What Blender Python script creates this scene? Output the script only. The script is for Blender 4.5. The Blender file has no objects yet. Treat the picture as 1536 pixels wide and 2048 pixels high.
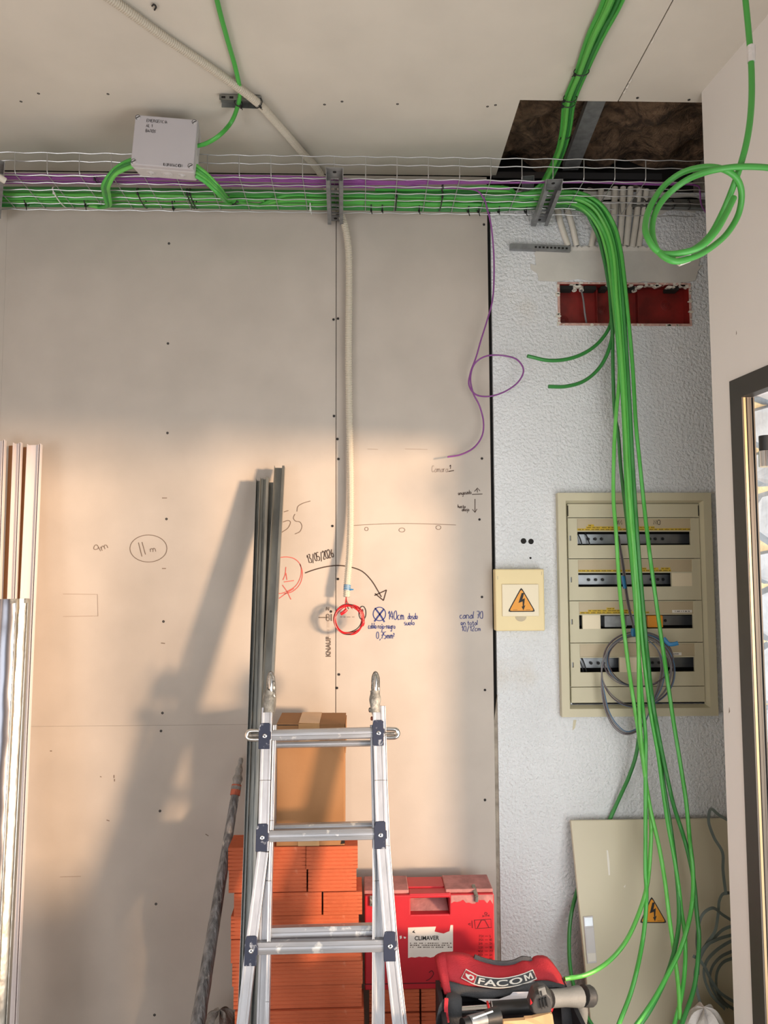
import bpy, bmesh, math, random
import numpy as np
from math import sin, cos, pi, radians, atan2, sqrt
from mathutils import Vector, Matrix
random.seed(7)
S = bpy.context.scene
COL = S.collection

# ------------------------------------------------------------------ camera
FPX = 1538.0
CAM = np.array([0.0, -2.76, 1.56])
PITCH, YAW, ROLL = 4.2, -1.7, -0.20
def _basis():
    p, y, r = map(radians, (PITCH, YAW, ROLL))
    f = np.array([-sin(y)*cos(p), cos(y)*cos(p), sin(p)])
    rt = np.cross(f, [0, 0, 1]); rt /= np.linalg.norm(rt); up = np.cross(rt, f)
    return rt*cos(r)+up*sin(r), -rt*sin(r)+up*cos(r), f
CR, CU, CF = _basis()
cam_data = bpy.data.cameras.new('camera')
cam = bpy.data.objects.new('camera', cam_data); COL.objects.link(cam)
cam_data.sensor_fit = 'VERTICAL'; cam_data.sensor_height = 36.0; cam_data.lens = FPX/2048*36.0
cam_data.clip_start = 0.05
cam.matrix_world = Matrix(((CR[0], CU[0], -CF[0], CAM[0]), (CR[1], CU[1], -CF[1], CAM[1]), (CR[2], CU[2], -CF[2], CAM[2]), (0, 0, 0, 1)))
S.camera = cam

# ------------------------------------------------------------------ light
W = bpy.data.worlds.new('world'); S.world = W; W.use_nodes = True
W.node_tree.nodes['Background'].inputs[0].default_value = (0.80, 0.87, 1.0, 1)
W.node_tree.nodes['Background'].inputs[1].default_value = 0.7
def sun_light():
    d = bpy.data.lights.new('sun', 'SUN'); d.energy = 7.3; d.color = (1.0, 0.63, 0.39); d.angle = radians(6.5)
    o = bpy.data.objects.new('sun', d); COL.objects.link(o)
    az, el = radians(48.5), radians(1.2)
    v = Vector((-sin(az)*cos(el), cos(az)*cos(el), -sin(el)))
    o.rotation_euler = v.to_track_quat('-Z', 'Y').to_euler(); o.location = (6, -6, 3)
sun_light()
def area(name, loc, target, sx, sy, power, color):
    d = bpy.data.lights.new(name, 'AREA'); d.shape = 'RECTANGLE'; d.size = sx; d.size_y = sy; d.energy = power; d.color = color
    o = bpy.data.objects.new(name, d); COL.objects.link(o); o.location = loc
    o.rotation_euler = (Vector(target)-Vector(loc)).to_track_quat('-Z', 'Y').to_euler()
area('front_fill', (-0.9, -5.4, 1.35), (0.5, 0, 1.5), 2.2, 1.7, 34, (0.95, 0.97, 1.0))  # added fill lamp behind the camera, brightens the right-hand wall
area('side_fill', (-2.5, -3.0, 0.8), (0.6, -1.0, 2.0), 2.2, 1.3, 50, (0.95, 0.98, 1.0))  # added fill lamp at the left, no window there; lifts ceiling and right wall
area('door_daylight', (1.12, -1.55, 1.0), (-0.6, 0.0, 1.25), 1.5, 1.7, 34, (1.0, 0.97, 0.93))
S.cycles.caustics_reflective = False; S.cycles.caustics_refractive = False
S.view_settings.view_transform = 'Standard'; S.view_settings.look = 'None'
S.view_settings.gamma = 1.0; S.view_settings.use_curve_mapping = False
S.view_settings.exposure = -0.14

# ------------------------------------------------------------------ geometry helpers
def ray(px, py): return CF+CR*(px-768)/FPX+CU*(1024-py)/FPX
def atY(px, py, Y):
    d = ray(px, py); return Vector(CAM+d*((Y-CAM[1])/d[1]))
def atZ(px, py, Z):
    d = ray(px, py); return Vector(CAM+d*((Z-CAM[2])/d[2]))
ORG = {}
class MB:
    def __init__(s): s.v = []; s.f = []
    def add(s, vs, fs):
        n = len(s.v); s.v += [Vector(v) for v in vs]; s.f += [tuple(i+n for i in f) for f in fs]; return s
    def box(s, lo, hi):
        (a, b, c), (d, e, f) = lo, hi
        return s.add([(a,b,c),(d,b,c),(d,e,c),(a,e,c),(a,b,f),(d,b,f),(d,e,f),(a,e,f)],
                     [(0,3,2,1),(4,5,6,7),(0,1,5,4),(1,2,6,5),(2,3,7,6),(3,0,4,7)])
    def hexa(s, q0, q1):      # two quads (matching order) joined to a solid
        return s.add(list(q0)+list(q1), [(3,2,1,0),(4,5,6,7),(0,1,5,4),(1,2,6,5),(2,3,7,6),(3,0,4,7)])
    def bar(s, p0, p1, w, h, side=(1,0,0)):      # box along p0-p1; w across 'side', h the other way
        p0, p1 = Vector(p0), Vector(p1); t = (p1-p0).normalized(); a = Vector(side); a = (a-t*a.dot(t)).normalized(); b = t.cross(a)
        q = [a*w/2*i+b*h/2*j for i, j in ((-1,-1),(1,-1),(1,1),(-1,1))]
        return s.hexa([p0+x for x in q], [p1+x for x in q])
    def prism(s, pts, off):   # polygon (3D points, planar) extruded by vector off
        n = len(pts); off = Vector(off); A = [Vector(p) for p in pts]
        return s.add(A+[p+off for p in A], [tuple(range(n))[::-1], tuple(range(n, 2*n))]+[(i,(i+1)%n,(i+1)%n+n,i+n) for i in range(n)])
    def sweep(s, prof, p0, p1, side=(1,0,0), closed=True):   # 2D profile polygon swept along p0-p1 (x along side)
        p0, p1 = Vector(p0), Vector(p1); t = (p1-p0).normalized(); a = Vector(side); a = (a-t*a.dot(t)).normalized(); b = t.cross(a)
        q = [a*x+b*y for x, y in prof]
        n = len(q)
        return s.add([p0+x for x in q]+[p1+x for x in q], [tuple(range(n))[::-1], tuple(range(n, 2*n))]+[(i,(i+1)%n,(i+1)%n+n,i+n) for i in range(n)])
    def tube(s, pts, r, seg=8, smooth=6, closed=False, flat=None, caps=True, rfun=None, up=None):
        P = spline(pts, smooth, closed) if smooth > 1 else [Vector(p) for p in pts]
        n = len(P); T = []
        for i in range(n):
            a = P[(i-1) % n] if (closed or i > 0) else P[0]; b = P[(i+1) % n] if (closed or i < n-1) else P[n-1]
            d = b-a; T.append(d.normalized() if d.length > 1e-9 else Vector((0,0,1)))
        u = Vector(up) if up else (Vector((0,0,1)) if abs(T[0].z) < 0.9 else Vector((1,0,0)))
        vs = []; fs = []
        L = 0.0
        for i in range(n):
            t = T[i]; u = (u-t*u.dot(t))
            u = u.normalized() if u.length > 1e-6 else t.orthogonal().normalized()
            w = t.cross(u)
            if i: L += (P[i]-P[i-1]).length
            rr = rfun(L, i/(n-1)) if rfun else r
            ru, rw = (rr, rr) if not flat else (flat[0]*(rr/r), flat[1]*(rr/r))
            for k in range(seg):
                an = 2*pi*(k+0.5)/seg; vs.append(P[i]+u*cos(an)*ru+w*sin(an)*rw)
        m = n if closed else n-1
        for i in range(m):
            for k in range(seg):
                a = i*seg; b = ((i+1) % n)*seg; k2 = (k+1) % seg
                fs.append((a+k, a+k2, b+k2, b+k))
        if caps and not closed:
            fs.append(tuple(range(seg))[::-1]); fs.append(tuple(range((n-1)*seg, n*seg)))
        return s.add(vs, fs)
    def cyl(s, p0, p1, r0, r1=None, seg=14):
        r1 = r0 if r1 is None else r1
        return s.tube([p0, p1], r0, seg, 1, rfun=lambda L, u: r0+(r1-r0)*u)
    def lathe(s, p, axis, prof, seg=14):   # prof: (distance along axis, radius)
        ax = Vector(axis).normalized(); u = ax.orthogonal().normalized(); w = ax.cross(u); vs = []; fs = []
        for h, r in prof:
            for k in range(seg):
                an = 2*pi*k/seg; vs.append(Vector(p)+ax*h+(u*cos(an)+w*sin(an))*r)
        for i in range(len(prof)-1):
            for k in range(seg):
                k2 = (k+1) % seg; fs.append((i*seg+k, i*seg+k2, (i+1)*seg+k2, (i+1)*seg+k))
        fs.append(tuple(range(seg))[::-1]); fs.append(tuple(range((len(prof)-1)*seg, len(prof)*seg)))
        return s.add(vs, fs)
    def ribbon(s, pts, w, nrm=(0,-1,0), smooth=1):  # flat stroke, width w in plane with normal nrm
        P = spline(pts, smooth) if smooth > 1 else [Vector(p) for p in pts]
        N = Vector(nrm); n = len(P); vs = []; fs = []
        for i in range(n):
            t = (P[min(i+1, n-1)]-P[max(i-1, 0)]); t = t.normalized() if t.length > 1e-9 else Vector((1,0,0))
            sd = N.cross(t).normalized()*(w/2); vs += [P[i]-sd, P[i]+sd]
        for i in range(n-1): fs.append((2*i, 2*i+2, 2*i+3, 2*i+1))
        return s.add(vs, fs)
    def plate(s, x0, x1, z0, z1, y0, y1, holes=(), fn=None):  # slab with rectangular holes, front y0, back y1
        xs = sorted({x0, x1, *[min(max(h[0], x0), x1) for h in holes], *[min(max(h[1], x0), x1) for h in holes]})
        zs = sorted({z0, z1, *[min(max(h[2], z0), z1) for h in holes], *[min(max(h[3], z0), z1) for h in holes]})
        fn = fn or (lambda x, y, z: (x, y, z))
        nx, nz = len(xs)-1, len(zs)-1
        def solid(i, j):
            if i < 0 or j < 0 or i >= nx or j >= nz: return False
            cx, cz = (xs[i]+xs[i+1])/2, (zs[j]+zs[j+1])/2
            return not any(h[0] < cx < h[1] and h[2] < cz < h[3] for h in holes)
        for i in range(nx):
            for j in range(nz):
                if not solid(i, j): continue
                a, b, c, d = xs[i], xs[i+1], zs[j], zs[j+1]
                V = [fn(a,y0,c),fn(b,y0,c),fn(b,y0,d),fn(a,y0,d),fn(a,y1,c),fn(b,y1,c),fn(b,y1,d),fn(a,y1,d)]
                Fs = [(0,1,2,3),(7,6,5,4)]
                if not solid(i-1, j): Fs.append((0,3,7,4))
                if not solid(i+1, j): Fs.append((1,5,6,2))
                if not solid(i, j-1): Fs.append((0,4,5,1))
                if not solid(i, j+1): Fs.append((3,2,6,7))
                s.add(V, Fs)
        return s
def spline(pts, n=6, closed=False):
    P = [Vector(p) for p in pts]
    if len(P) < 3: return [P[0].lerp(P[1], i/n) for i in range(n+1)] if len(P) == 2 else P
    out = []; m = len(P)
    for i in range(m if closed else m-1):
        if closed: p0, p1, p2, p3 = P[i-1], P[i], P[(i+1) % m], P[(i+2) % m]
        else:
            p1, p2 = P[i], P[i+1]; p0 = P[i-1] if i else p1*2-p2; p3 = P[i+2] if i+2 < m else p2*2-p1
        # centripetal Catmull-Rom keeps unevenly spaced points smooth
        t0 = 0; t1 = t0+max((p1-p0).length, 1e-6)**.5; t2 = t1+max((p2-p1).length, 1e-6)**.5; t3 = t2+max((p3-p2).length, 1e-6)**.5
        for k in range(n):
            t = t1+(t2-t1)*k/n
            A1 = p0*((t1-t)/(t1-t0))+p1*((t-t0)/(t1-t0)); A2 = p1*((t2-t)/(t2-t1))+p2*((t-t1)/(t2-t1)); A3 = p2*((t3-t)/(t3-t2))+p3*((t-t2)/(t3-t2))
            B1 = A1*((t2-t)/(t2-t0))+A2*((t-t0)/(t2-t0)); B2 = A2*((t3-t)/(t3-t1))+A3*((t-t1)/(t3-t1))
            out.append(B1*((t2-t)/(t2-t1))+B2*((t-t1)/(t2-t1)))
    if not closed: out.append(P[-1])
    return out
def tag(o, label=None, cat=None, group=None, kind=None):
    if label: o['label'] = label
    if cat: o['category'] = cat
    if group: o['group'] = group
    if kind: o['kind'] = kind
    return o
def obj(name, mb, mat, parent=None, smooth=False, bevel=0.0, loc=None, label=None, cat=None, group=None, kind=None, bseg=2):
    org = ORG.get(parent, Vector((0,0,0))) if parent else Vector(loc or (0,0,0))
    me = bpy.data.meshes.new(name)
    me.from_pydata([tuple(v-org) for v in mb.v], [], mb.f); me.validate(); me.update()
    bm = bmesh.new(); bm.from_mesh(me); bmesh.ops.recalc_face_normals(bm, faces=bm.faces); bm.to_mesh(me); bm.free()
    if smooth: me.polygons.foreach_set('use_smooth', [True]*len(me.polygons))
    o = bpy.data.objects.new(name, me); COL.objects.link(o); me.materials.append(mat)
    if parent: o.parent = parent
    else: o.location = org
    ORG[o] = org
    if bevel:
        b = o.modifiers.new('bevel', 'BEVEL'); b.width = bevel; b.segments = bseg; b.limit_method = 'ANGLE'; b.angle_limit = radians(40)
    if smooth:
        try: me.set_sharp_from_angle(angle=radians(45))
        except Exception: pass
    return tag(o, label, cat, group, kind)
def thing(name, label, cat, loc=(0,0,0), group=None, kind=None):
    o = bpy.data.objects.new(name, None); COL.objects.link(o); o.location = loc; o.empty_display_size = .05
    ORG[o] = Vector(loc); return tag(o, label, cat, group, kind)
def text_mb(body, size, mapfn, depth=0.0, bold=0.0, shear=0.0, spacing=1.0, align='LEFT'):
    c = bpy.data.curves.new('t', 'FONT'); c.body = body; c.size = size; c.offset = bold; c.shear = shear; c.space_character = spacing; c.align_x = align; c.resolution_u = 3
    o = bpy.data.objects.new('t', c); me = bpy.data.meshes.new_from_object(o)
    mb = MB(); mb.add([mapfn(v.co.x, v.co.y) for v in me.vertices], [tuple(p.vertices) for p in me.polygons])
    bpy.data.objects.remove(o); bpy.data.curves.remove(c); bpy.data.meshes.remove(me)
    return mb
# single-stroke handwriting: two digits per point, x 0-9 and y 0-9 (baseline 3, x-height 6, ascender 9)
GL = {'a':'55361504133354,5653','b':'0903,053655443304','c':'46260504133343','d':'5953,55361504133354','e':'04545536160504133353',
'g':'55361504133354,5651402011','h':'0903,0516364553','i':'1613,1718','j':'26211000,2728','l':'190413','m':'0603,0516263533,3546566563','n':'0603,0516365553',
'o':'2605042343545536','p':'0600,052646554433','r':'0603,051636','s':'4616054433 03','t':'28243343,0646','u':'0604133354,5653','v':'062346','y':'0604133354,56514010',
'0':'290704234354584929','1':'072923','2':'082949570353','3':'0949264654433303','4':'390555,4843','5':'591906365554 3303','6':'49160423435446 05','7':'095923,1646','8':'2907465443130416574929','9':'57492907164657 53',
'/':'0259',',':'232211','-':'0545','²':'07182705 25','A':'032953,1545','B':'0903,0939473606,36453303','C':'58391805234354','E':'59090353,0646','G':'58390705234355 35','I':'2923','K':'0903,590653','L':'090343',
'M':'0309265953','N':'03095359','O':'290704234354584929','R':'030949473606,2653','S':'583918074534 1303','T':'0959,2923','U':'090423435459','X':'0953,0359','Ñ':'03095359,1949','Í':'2923,3949','Ó':'290704234354584929,4959',
'É':'59090353,0646','V':'092359','F':'590903,0646','=':'0747,0545','.':'1314'}
def strokes(text, h):
    """polylines (x, y) for a line of writing whose capitals are h tall; starts at (0, 0) on the baseline"""
    out = []; x = 0.0; k = h/6.0
    for ch in text:
        if ch == ' ': x += 3.2*k; continue
        w = 0
        for st in GL.get(ch, '').split(','):
            st = st.replace(' ', ''); pl = []
            for i in range(0, len(st)-1, 2):
                a, b = int(st[i]), int(st[i+1]); w = max(w, a); pl.append((x+(a+random.uniform(-.3,.3))*.8*k, (b-3+random.uniform(-.2,.2))*k))
            if len(pl) > 1: out.append(pl)
        x += (w*.8+1.7)*k
    return out

# ------------------------------------------------------------------ materials
def mat(name, col, rough=.6, metal=0.0, var=0.0, vscale=8.0, bump=0.0, bscale=60.0, col2=None, spec=None, trans=0, alpha=1, aniso=None, detail=4, dirt=None, clear=0, mask=(.35,.65)):
    m = bpy.data.materials.new(name); m.use_nodes = True; nt = m.node_tree; N = nt.nodes; b = N['Principled BSDF']
    b.inputs['Base Color'].default_value = (*col, 1); b.inputs['Roughness'].default_value = rough; b.inputs['Metallic'].default_value = metal
    if spec is not None: b.inputs['Specular IOR Level'].default_value = spec
    if clear: b.inputs['Coat Weight'].default_value = clear
    tc = N.new('ShaderNodeTexCoord')
    if aniso:
        mp = N.new('ShaderNodeMapping'); mp.inputs['Scale'].default_value = aniso; nt.links.new(tc.outputs['Object'], mp.inputs['Vector']); vec = mp.outputs['Vector']
    else: vec = tc.outputs['Object']
    last = None
    if var or col2:
        n = N.new('ShaderNodeTexNoise'); n.inputs['Scale'].default_value = vscale; n.inputs['Detail'].default_value = detail; nt.links.new(vec, n.inputs['Vector'])
        r = N.new('ShaderNodeValToRGB'); c2 = col2 or tuple(min(1, c*(1+var)) for c in col); c1 = col if col2 else tuple(c*(1-var) for c in col)
        r.color_ramp.elements[0].position = mask[0]; r.color_ramp.elements[1].position = mask[1]
        r.color_ramp.elements[0].color = (*c1, 1); r.color_ramp.elements[1].color = (*c2, 1)
        nt.links.new(n.outputs['Fac'], r.inputs['Fac']); last = r.outputs['Color']
    if dirt:    # (colour, scale, threshold)
        n2 = N.new('ShaderNodeTexNoise'); n2.inputs['Scale'].default_value = dirt[1]; n2.inputs['Detail'].default_value = 6; nt.links.new(tc.outputs['Object'], n2.inputs['Vector'])
        r2 = N.new('ShaderNodeValToRGB'); r2.color_ramp.elements[0].position = dirt[2]; r2.color_ramp.elements[1].position = min(1, dirt[2]+.08)
        nt.links.new(n2.outputs['Fac'], r2.inputs['Fac'])
        mx = N.new('ShaderNodeMix'); mx.data_type = 'RGBA'; mx.inputs['B'].default_value = (*dirt[0], 1)
        nt.links.new(r2.outputs['Color'], mx.inputs['Factor'])
        if last: nt.links.new(last, mx.inputs['A'])
        else: mx.inputs['A'].default_value = (*col, 1)
        last = mx.outputs['Result']
    if last: nt.links.new(last, b.inputs['Base Color'])
    if bump:
        n = N.new('ShaderNodeTexNoise'); n.inputs['Scale'].default_value = bscale; n.inputs['Detail'].default_value = 3; nt.links.new(vec, n.inputs['Vector'])
        bp = N.new('ShaderNodeBump'); bp.inputs['Strength'].default_value = bump; bp.inputs['Distance'].default_value = .01
        nt.links.new(n.outputs['Fac'], bp.inputs['Height']); nt.links.new(bp.outputs['Normal'], b.inputs['Normal'])
    return m
def srgb(r, g, b):
    f = lambda c: (c/255/12.92 if c/255 <= .04045 else ((c/255+.055)/1.055)**2.4)
    return (f(r), f(g), f(b))
M = {}
M['board'] = mat('plasterboard_paper', srgb(186,178,170), .85, var=.05, vscale=5, bump=.03, bscale=300, detail=8)
M['board_c'] = mat('ceiling_paper', srgb(210,204,194), .85, var=.04, vscale=4, bump=.03, bscale=300, detail=8)
M['gotele'] = mat('textured_white_plaster', srgb(222,226,230), .75, var=.04, vscale=3, bump=1.0, bscale=95, dirt=(srgb(214,213,210), 2.2, .62))
M['smooth_plaster'] = mat('smooth_grey_plaster', srgb(204,202,196), .8, var=.06, vscale=9, bump=.12, bscale=30)
M['rough_plaster'] = mat('broken_plaster', srgb(150,142,130), .9, var=.25, vscale=20, bump=.8, bscale=50)
M['paint'] = mat('white_wall_paint', srgb(228,224,221), .7, var=.02, vscale=2, bump=.05, bscale=25, dirt=(srgb(190,184,178), 5, .74))
M['concrete'] = mat('dusty_floor', srgb(172,166,158), .8, var=.12, vscale=6, bump=.1, bscale=40)
M['dark'] = mat('dark_gap', (.012,.011,.01), .9)
M['galv'] = mat('galvanised_steel', (.25,.26,.25), .45, .8, var=.25, vscale=18, aniso=(1,1,.15))
M['galv_wire'] = mat('zinc_wire', (.50,.51,.52), .35, .8)
M['galv_dull'] = mat('dull_zinc_bracket', (.27,.28,.29), .5, .55, var=.15, vscale=40)
M['alu'] = mat('ladder_aluminium', (.48,.49,.52), .42, .7, var=.10, vscale=60, bump=.05, bscale=120, aniso=(1,1,.06), dirt=((.62,.62,.60), 24, .66))
M['alu_d'] = mat('scuffed_aluminium', (.44,.46,.50), .42, .75, var=.16, vscale=50, aniso=(.1,1,1), dirt=((.80,.80,.78), 30, .62))
M['steel_old'] = mat('worn_hinge_steel', (.30,.29,.27), .38, .85, var=.4, vscale=70, bump=.3, bscale=120)
M['hinge_grey'] = mat('cast_hinge', (.27,.27,.25), .6, .3, var=.3, vscale=60, bump=.3, bscale=150, dirt=((.55,.53,.48), 40, .66))
M['chrome'] = mat('chrome', (.8,.8,.8), .12, 1)
M['navy'] = mat('navy_plastic_bracket', (.016,.024,.055), .5, dirt=((.33,.36,.42), 60, .60))
M['green'] = mat('green_cable_sheath', (.070,.40,.065), .38, var=.12, vscale=3)
M['green_d'] = mat('deep_green_cable_sheath', (.035,.225,.048), .42, var=.12, vscale=3)
M['green_l'] = mat('bright_green_cable_sheath', (.12,.49,.085), .38, var=.10, vscale=3)
M['coil_green'] = mat('hanging_cable_sheath', (.060,.33,.055), .42, var=.1, vscale=3)
M['purple'] = mat('purple_cable_sheath', (.23,.06,.27), .4)
M['conduit'] = mat('ivory_corrugated_conduit', srgb(205,198,184), .55)
M['pvc'] = mat('white_pvc_pipe', srgb(214,210,200), .5, var=.05, vscale=20, dirt=(srgb(150,140,120), 14, .68))
M['pvc_white'] = mat('white_pvc_profile', srgb(222,214,214), .35)
M['plain_brown'] = mat('plain_brown', srgb(172,120,76), .6)
M['box_grey'] = mat('grey_junction_plastic', srgb(196,194,196), .5)
M['lid_grey'] = mat('grey_lid_plastic', srgb(184,181,186), .55, var=.02, vscale=5)
M['black'] = mat('black_plastic', (.012,.012,.013), .45)
M['white_p'] = mat('white_nylon', (.72,.72,.70), .45)
M['red_box'] = mat('red_flush_box', (.20,.014,.012), .42, var=.3, vscale=14, bump=.1, bscale=30)
M['rim_pink'] = mat('plastered_pink_rim', srgb(196,160,150), .85, var=.2, vscale=60, bump=.4, bscale=90)
M['wool'] = mat('brown_mineral_wool', (.05,.030,.018), .95, col2=(.20,.125,.075), vscale=13, bump=1.0, bscale=45, detail=8)
M['cream'] = mat('cream_steel', srgb(196,190,164), .5, var=.03, vscale=4)
M['cream_d'] = mat('tan_label_window', srgb(182,168,140), .45, var=.05, vscale=8)
M['cream_door'] = mat('cream_panel_door', srgb(196,188,164), .42, var=.05, vscale=2, dirt=(srgb(176,168,146), 3, .70))
M['beige_box'] = mat('beige_breaker_plastic', srgb(226,208,160), .45, var=.02, vscale=6)
M['beige_lt'] = mat('pale_door_plastic', srgb(226,214,186), .4)
M['rail'] = mat('din_rail_steel', (.34,.36,.39), .35, .9, aniso=(1,1,1), var=.25, vscale=9)
M['yellow'] = mat('yellow_label', srgb(200,168,40), .6)
M['orange_sign'] = mat('orange_warning_sign', srgb(224,150,34), .45)
M['orange_p'] = mat('amber_breaker', srgb(214,140,40), .35)
M['label_w'] = mat('white_label', srgb(220,216,208), .6)
M['grey_wire'] = mat('grey_wire', (.19,.18,.19), .45)
M['brown_wire'] = mat('brown_wire', (.085,.06,.07), .45)
M['blue_wire'] = mat('blue_wire', (.08,.17,.30), .45)
M['blue_tape'] = mat('blue_tape', (.02,.19,.42), .4)
M['red_wire'] = mat('red_wire', (.58,.012,.02), .35)
M['brick'] = mat('orange_fired_clay', srgb(192,98,64), .85, var=.14, vscale=6, bump=.25, bscale=90, aniso=(.4,1,1), dirt=(srgb(222,150,120), 16, .69))
M['card'] = mat('brown_cardboard', srgb(164,120,80), .8, var=.06, vscale=3, bump=.04, bscale=80)
M['card_in'] = mat('torn_cardboard', srgb(205,165,120), .85, var=.08, vscale=30, aniso=(1,.2,.2))
M['tape'] = mat('clear_packing_tape', srgb(206,164,118), .22, var=.06, vscale=12)
M['case'] = mat('red_plastic_case', (.52,.022,.035), .42, var=.12, vscale=4, bump=.05, bscale=40, dirt=(srgb(205,120,120), 9, .70))
M['case_dust'] = mat('plaster_dusted_red', srgb(176,120,118), .85, var=.2, vscale=22, bump=.2, bscale=70)
M['sticker'] = mat('torn_white_sticker', srgb(222,214,206), .6, var=.04, vscale=12, dirt=(srgb(196,120,112), 24, .67))
M['ink'] = mat('black_ink', (.02,.018,.018), .7)
M['ink_red_dark'] = mat('dark_print_on_red', (.09,.006,.012), .6)
M['pencil'] = mat('pencil', srgb(120,104,92), .8)
M['pencil_l'] = mat('faint_pencil', srgb(160,146,136), .8)
M['marker'] = mat('brown_black_marker', srgb(62,44,34), .7)
M['marker_b'] = mat('blue_marker', srgb(40,54,120), .7)
M['marker_r'] = mat('red_marker', srgb(204,96,88), .7)
M['stamp'] = mat('grey_print', srgb(104,92,84), .7)
M['bag_red'] = mat('red_bag_fabric', (.46,.022,.035), .75, var=.12, vscale=10, bump=.25, bscale=260)
M['bag_grey'] = mat('charcoal_bag_fabric', (.055,.058,.065), .8, var=.25, vscale=14, bump=.25, bscale=220)
M['bag_black'] = mat('black_bag_lining', (.010,.011,.016), .7)
M['drill_grey'] = mat('grey_rubber_grip', (.19,.19,.18), .6, bump=.1, bscale=160, var=.1)
M['drill_black'] = mat('charcoal_drill_body', (.045,.045,.045), .5, bump=.1, bscale=120, var=.2)
M['paper'] = mat('white_paper', srgb(228,228,236), .7)
M['strap'] = mat('grey_green_strap', (.13,.16,.15), .5, var=.2, vscale=6)
M['crust'] = mat('paint_crusted_pole', (.18,.18,.185), .6, .2, var=.5, vscale=26, aniso=(3,3,.25), bump=.7, bscale=60, dirt=((.52,.50,.47), 22, .62))
M['plaster_lump'] = mat('grey_plaster_lump', (.26,.25,.24), .9, var=.3, vscale=40, bump=.9, bscale=60)
M['rust'] = mat('worn_orange_collar', (.36,.085,.045), .7, var=.3, vscale=60, bump=.3, bscale=90, dirt=((.30,.26,.24), 50, .64))
M['foil'] = mat('crinkled_foil', (.30,.30,.33), .20, 1, bump=.10, bscale=9, aniso=(1.5,1.5,.35))
M['foil_e'] = mat('foil_tape_edge', (.50,.49,.45), .36, .8, bump=.45, bscale=26, aniso=(1,1,.5))
M['frame'] = mat('dark_bronze_frame', (.050,.044,.039), .45, .2, var=.08, vscale=5)
M['frame_lit'] = mat('sunlit_frame_bronze', (.30,.22,.13), .35, .5)  # lighter copy of the frame bronze, with the sun put into its colour
M['stone'] = mat('slate_stone', srgb(150,164,182), .8, var=.16, vscale=11, bump=.6, bscale=30, dirt=(srgb(120,118,116), 7, .60))
M['mortar'] = mat('yellow_lime_mortar', srgb(186,180,156), .9, var=.15, vscale=30, bump=.6, bscale=60)
M['sack'] = mat('white_woven_sack', srgb(206,202,200), .8, var=.05, vscale=10, bump=.3, bscale=120)
M['outside'] = mat('outside_paving', srgb(170,164,152), .85, var=.1, vscale=2)
M['copper'] = mat('cable_core', (.55,.5,.42), .5)
for _n in M['wool'].node_tree.nodes:
    if _n.bl_idname == 'ShaderNodeTexNoise': _n.inputs['Distortion'].default_value = 2.2
M['dark_steel'] = mat('dark_steel', (.045,.045,.048), .6, .5)
def glass_mat():
    m = bpy.data.materials.new('clear_glass'); m.use_nodes = True; nt = m.node_tree; N = nt.nodes; N.clear()
    o = N.new('ShaderNodeOutputMaterial'); t = N.new('ShaderNodeBsdfTransparent'); g = N.new('ShaderNodeBsdfGlossy'); g.inputs['Roughness'].default_value = .02
    t.inputs['Color'].default_value = (.95,.97,.96,1);     x = N.new('ShaderNodeMixShader'); x.inputs[0].default_value = .05; nt.links.new(t.outputs[0], x.inputs[1]); nt.links.new(g.outputs[0], x.inputs[2]); nt.links.new(x.outputs[0], o.inputs[0])
    return m
M['glass'] = glass_mat()

# ------------------------------------------------------------------ the room
ZC = 3.021
floor_mb = MB().box((-2.6,-7,-.06),(1.95,.12,0))
obj('floor', floor_mb, M['concrete'], kind='structure')
ground = MB().box((-30,-40,-.16),(40,30,-.061)); obj('ground', ground, M['outside'], kind='structure')
obj('wall_front', MB().plate(-2.6, 1.95, 0, 3.34, -7.15, -7, [(-1.2, 1.4, .3, 2.4)]), M['paint'], kind='structure')
obj('wall_left', MB().box((-2.75,-7,0),(-2.6,.12,3.2)), M['paint'], kind='structure')

XG = 0.483      # where the textured wall starts, right of the plasterboard
# masonry wall behind everything: textured plaster, with recesses for the red box and the distribution board
def px_rect(x0, y0, x1, y1, Y=0):
    a, b = atY(x0, y0, Y), atY(x1, y1, Y); c, d = atY(x0, y1, Y), atY(x1, y0, Y)
    return ((a.x+c.x)/2, (b.x+d.x)/2, (b.z+c.z)/2, (a.z+d.z)/2)
RB = px_rect(1119, 569, 1378, 648)
PB = px_rect(1140, 1010, 1418, 1408)
wall = obj('wall_back', MB().plate(XG, 1.30, 0, 2.965, 0, .11, [RB, PB]), M['gotele'], kind='structure')
obj('backing', MB().box((-2.6,.11,0),(1.30,.14,3.3)), M['dark'], wall)
obj('dark_gap', MB().box((.462,.02,0),(XG,.11,3.02)), M['dark'], wall)
# smooth plastered patch around the old pipes and red box
def blob(x0, x1, z0, z1, y, n=40, jit=.012):
    pts = []
    for i in range(n):
        t = 2*pi*i/n; c, s_ = cos(t), sin(t); k = 1/max(abs(c), abs(s_))
        pts.append(((x0+x1)/2+c*k*(x1-x0)/2*(1-.06*abs(c*s_)*2)+random.uniform(-jit, jit), y, (z0+z1)/2+s_*k*(z1-z0)/2*(1-.06*abs(c*s_)*2)+random.uniform(-jit, jit)))
    return pts
fz = [(.4705,.003,0),(XG+.002,.003,0)]+[(XG+.002-.006*random.random()*k/12,.003,1.12*k/12) for k in range(1,13)]+[(.4705,.003,1.02)]
obj('plaster_fill', MB().prism(fz, (0,.02,0)), M['rough_plaster'], wall)
b = px_rect(1062, 500, 1404, 566); obj('plaster_patch', MB().prism(blob(b[0], b[1], b[2], b[3], -.004), (0,.006,0)), M['smooth_plaster'], wall, label='smooth grey plaster patch above the red recess')
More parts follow.
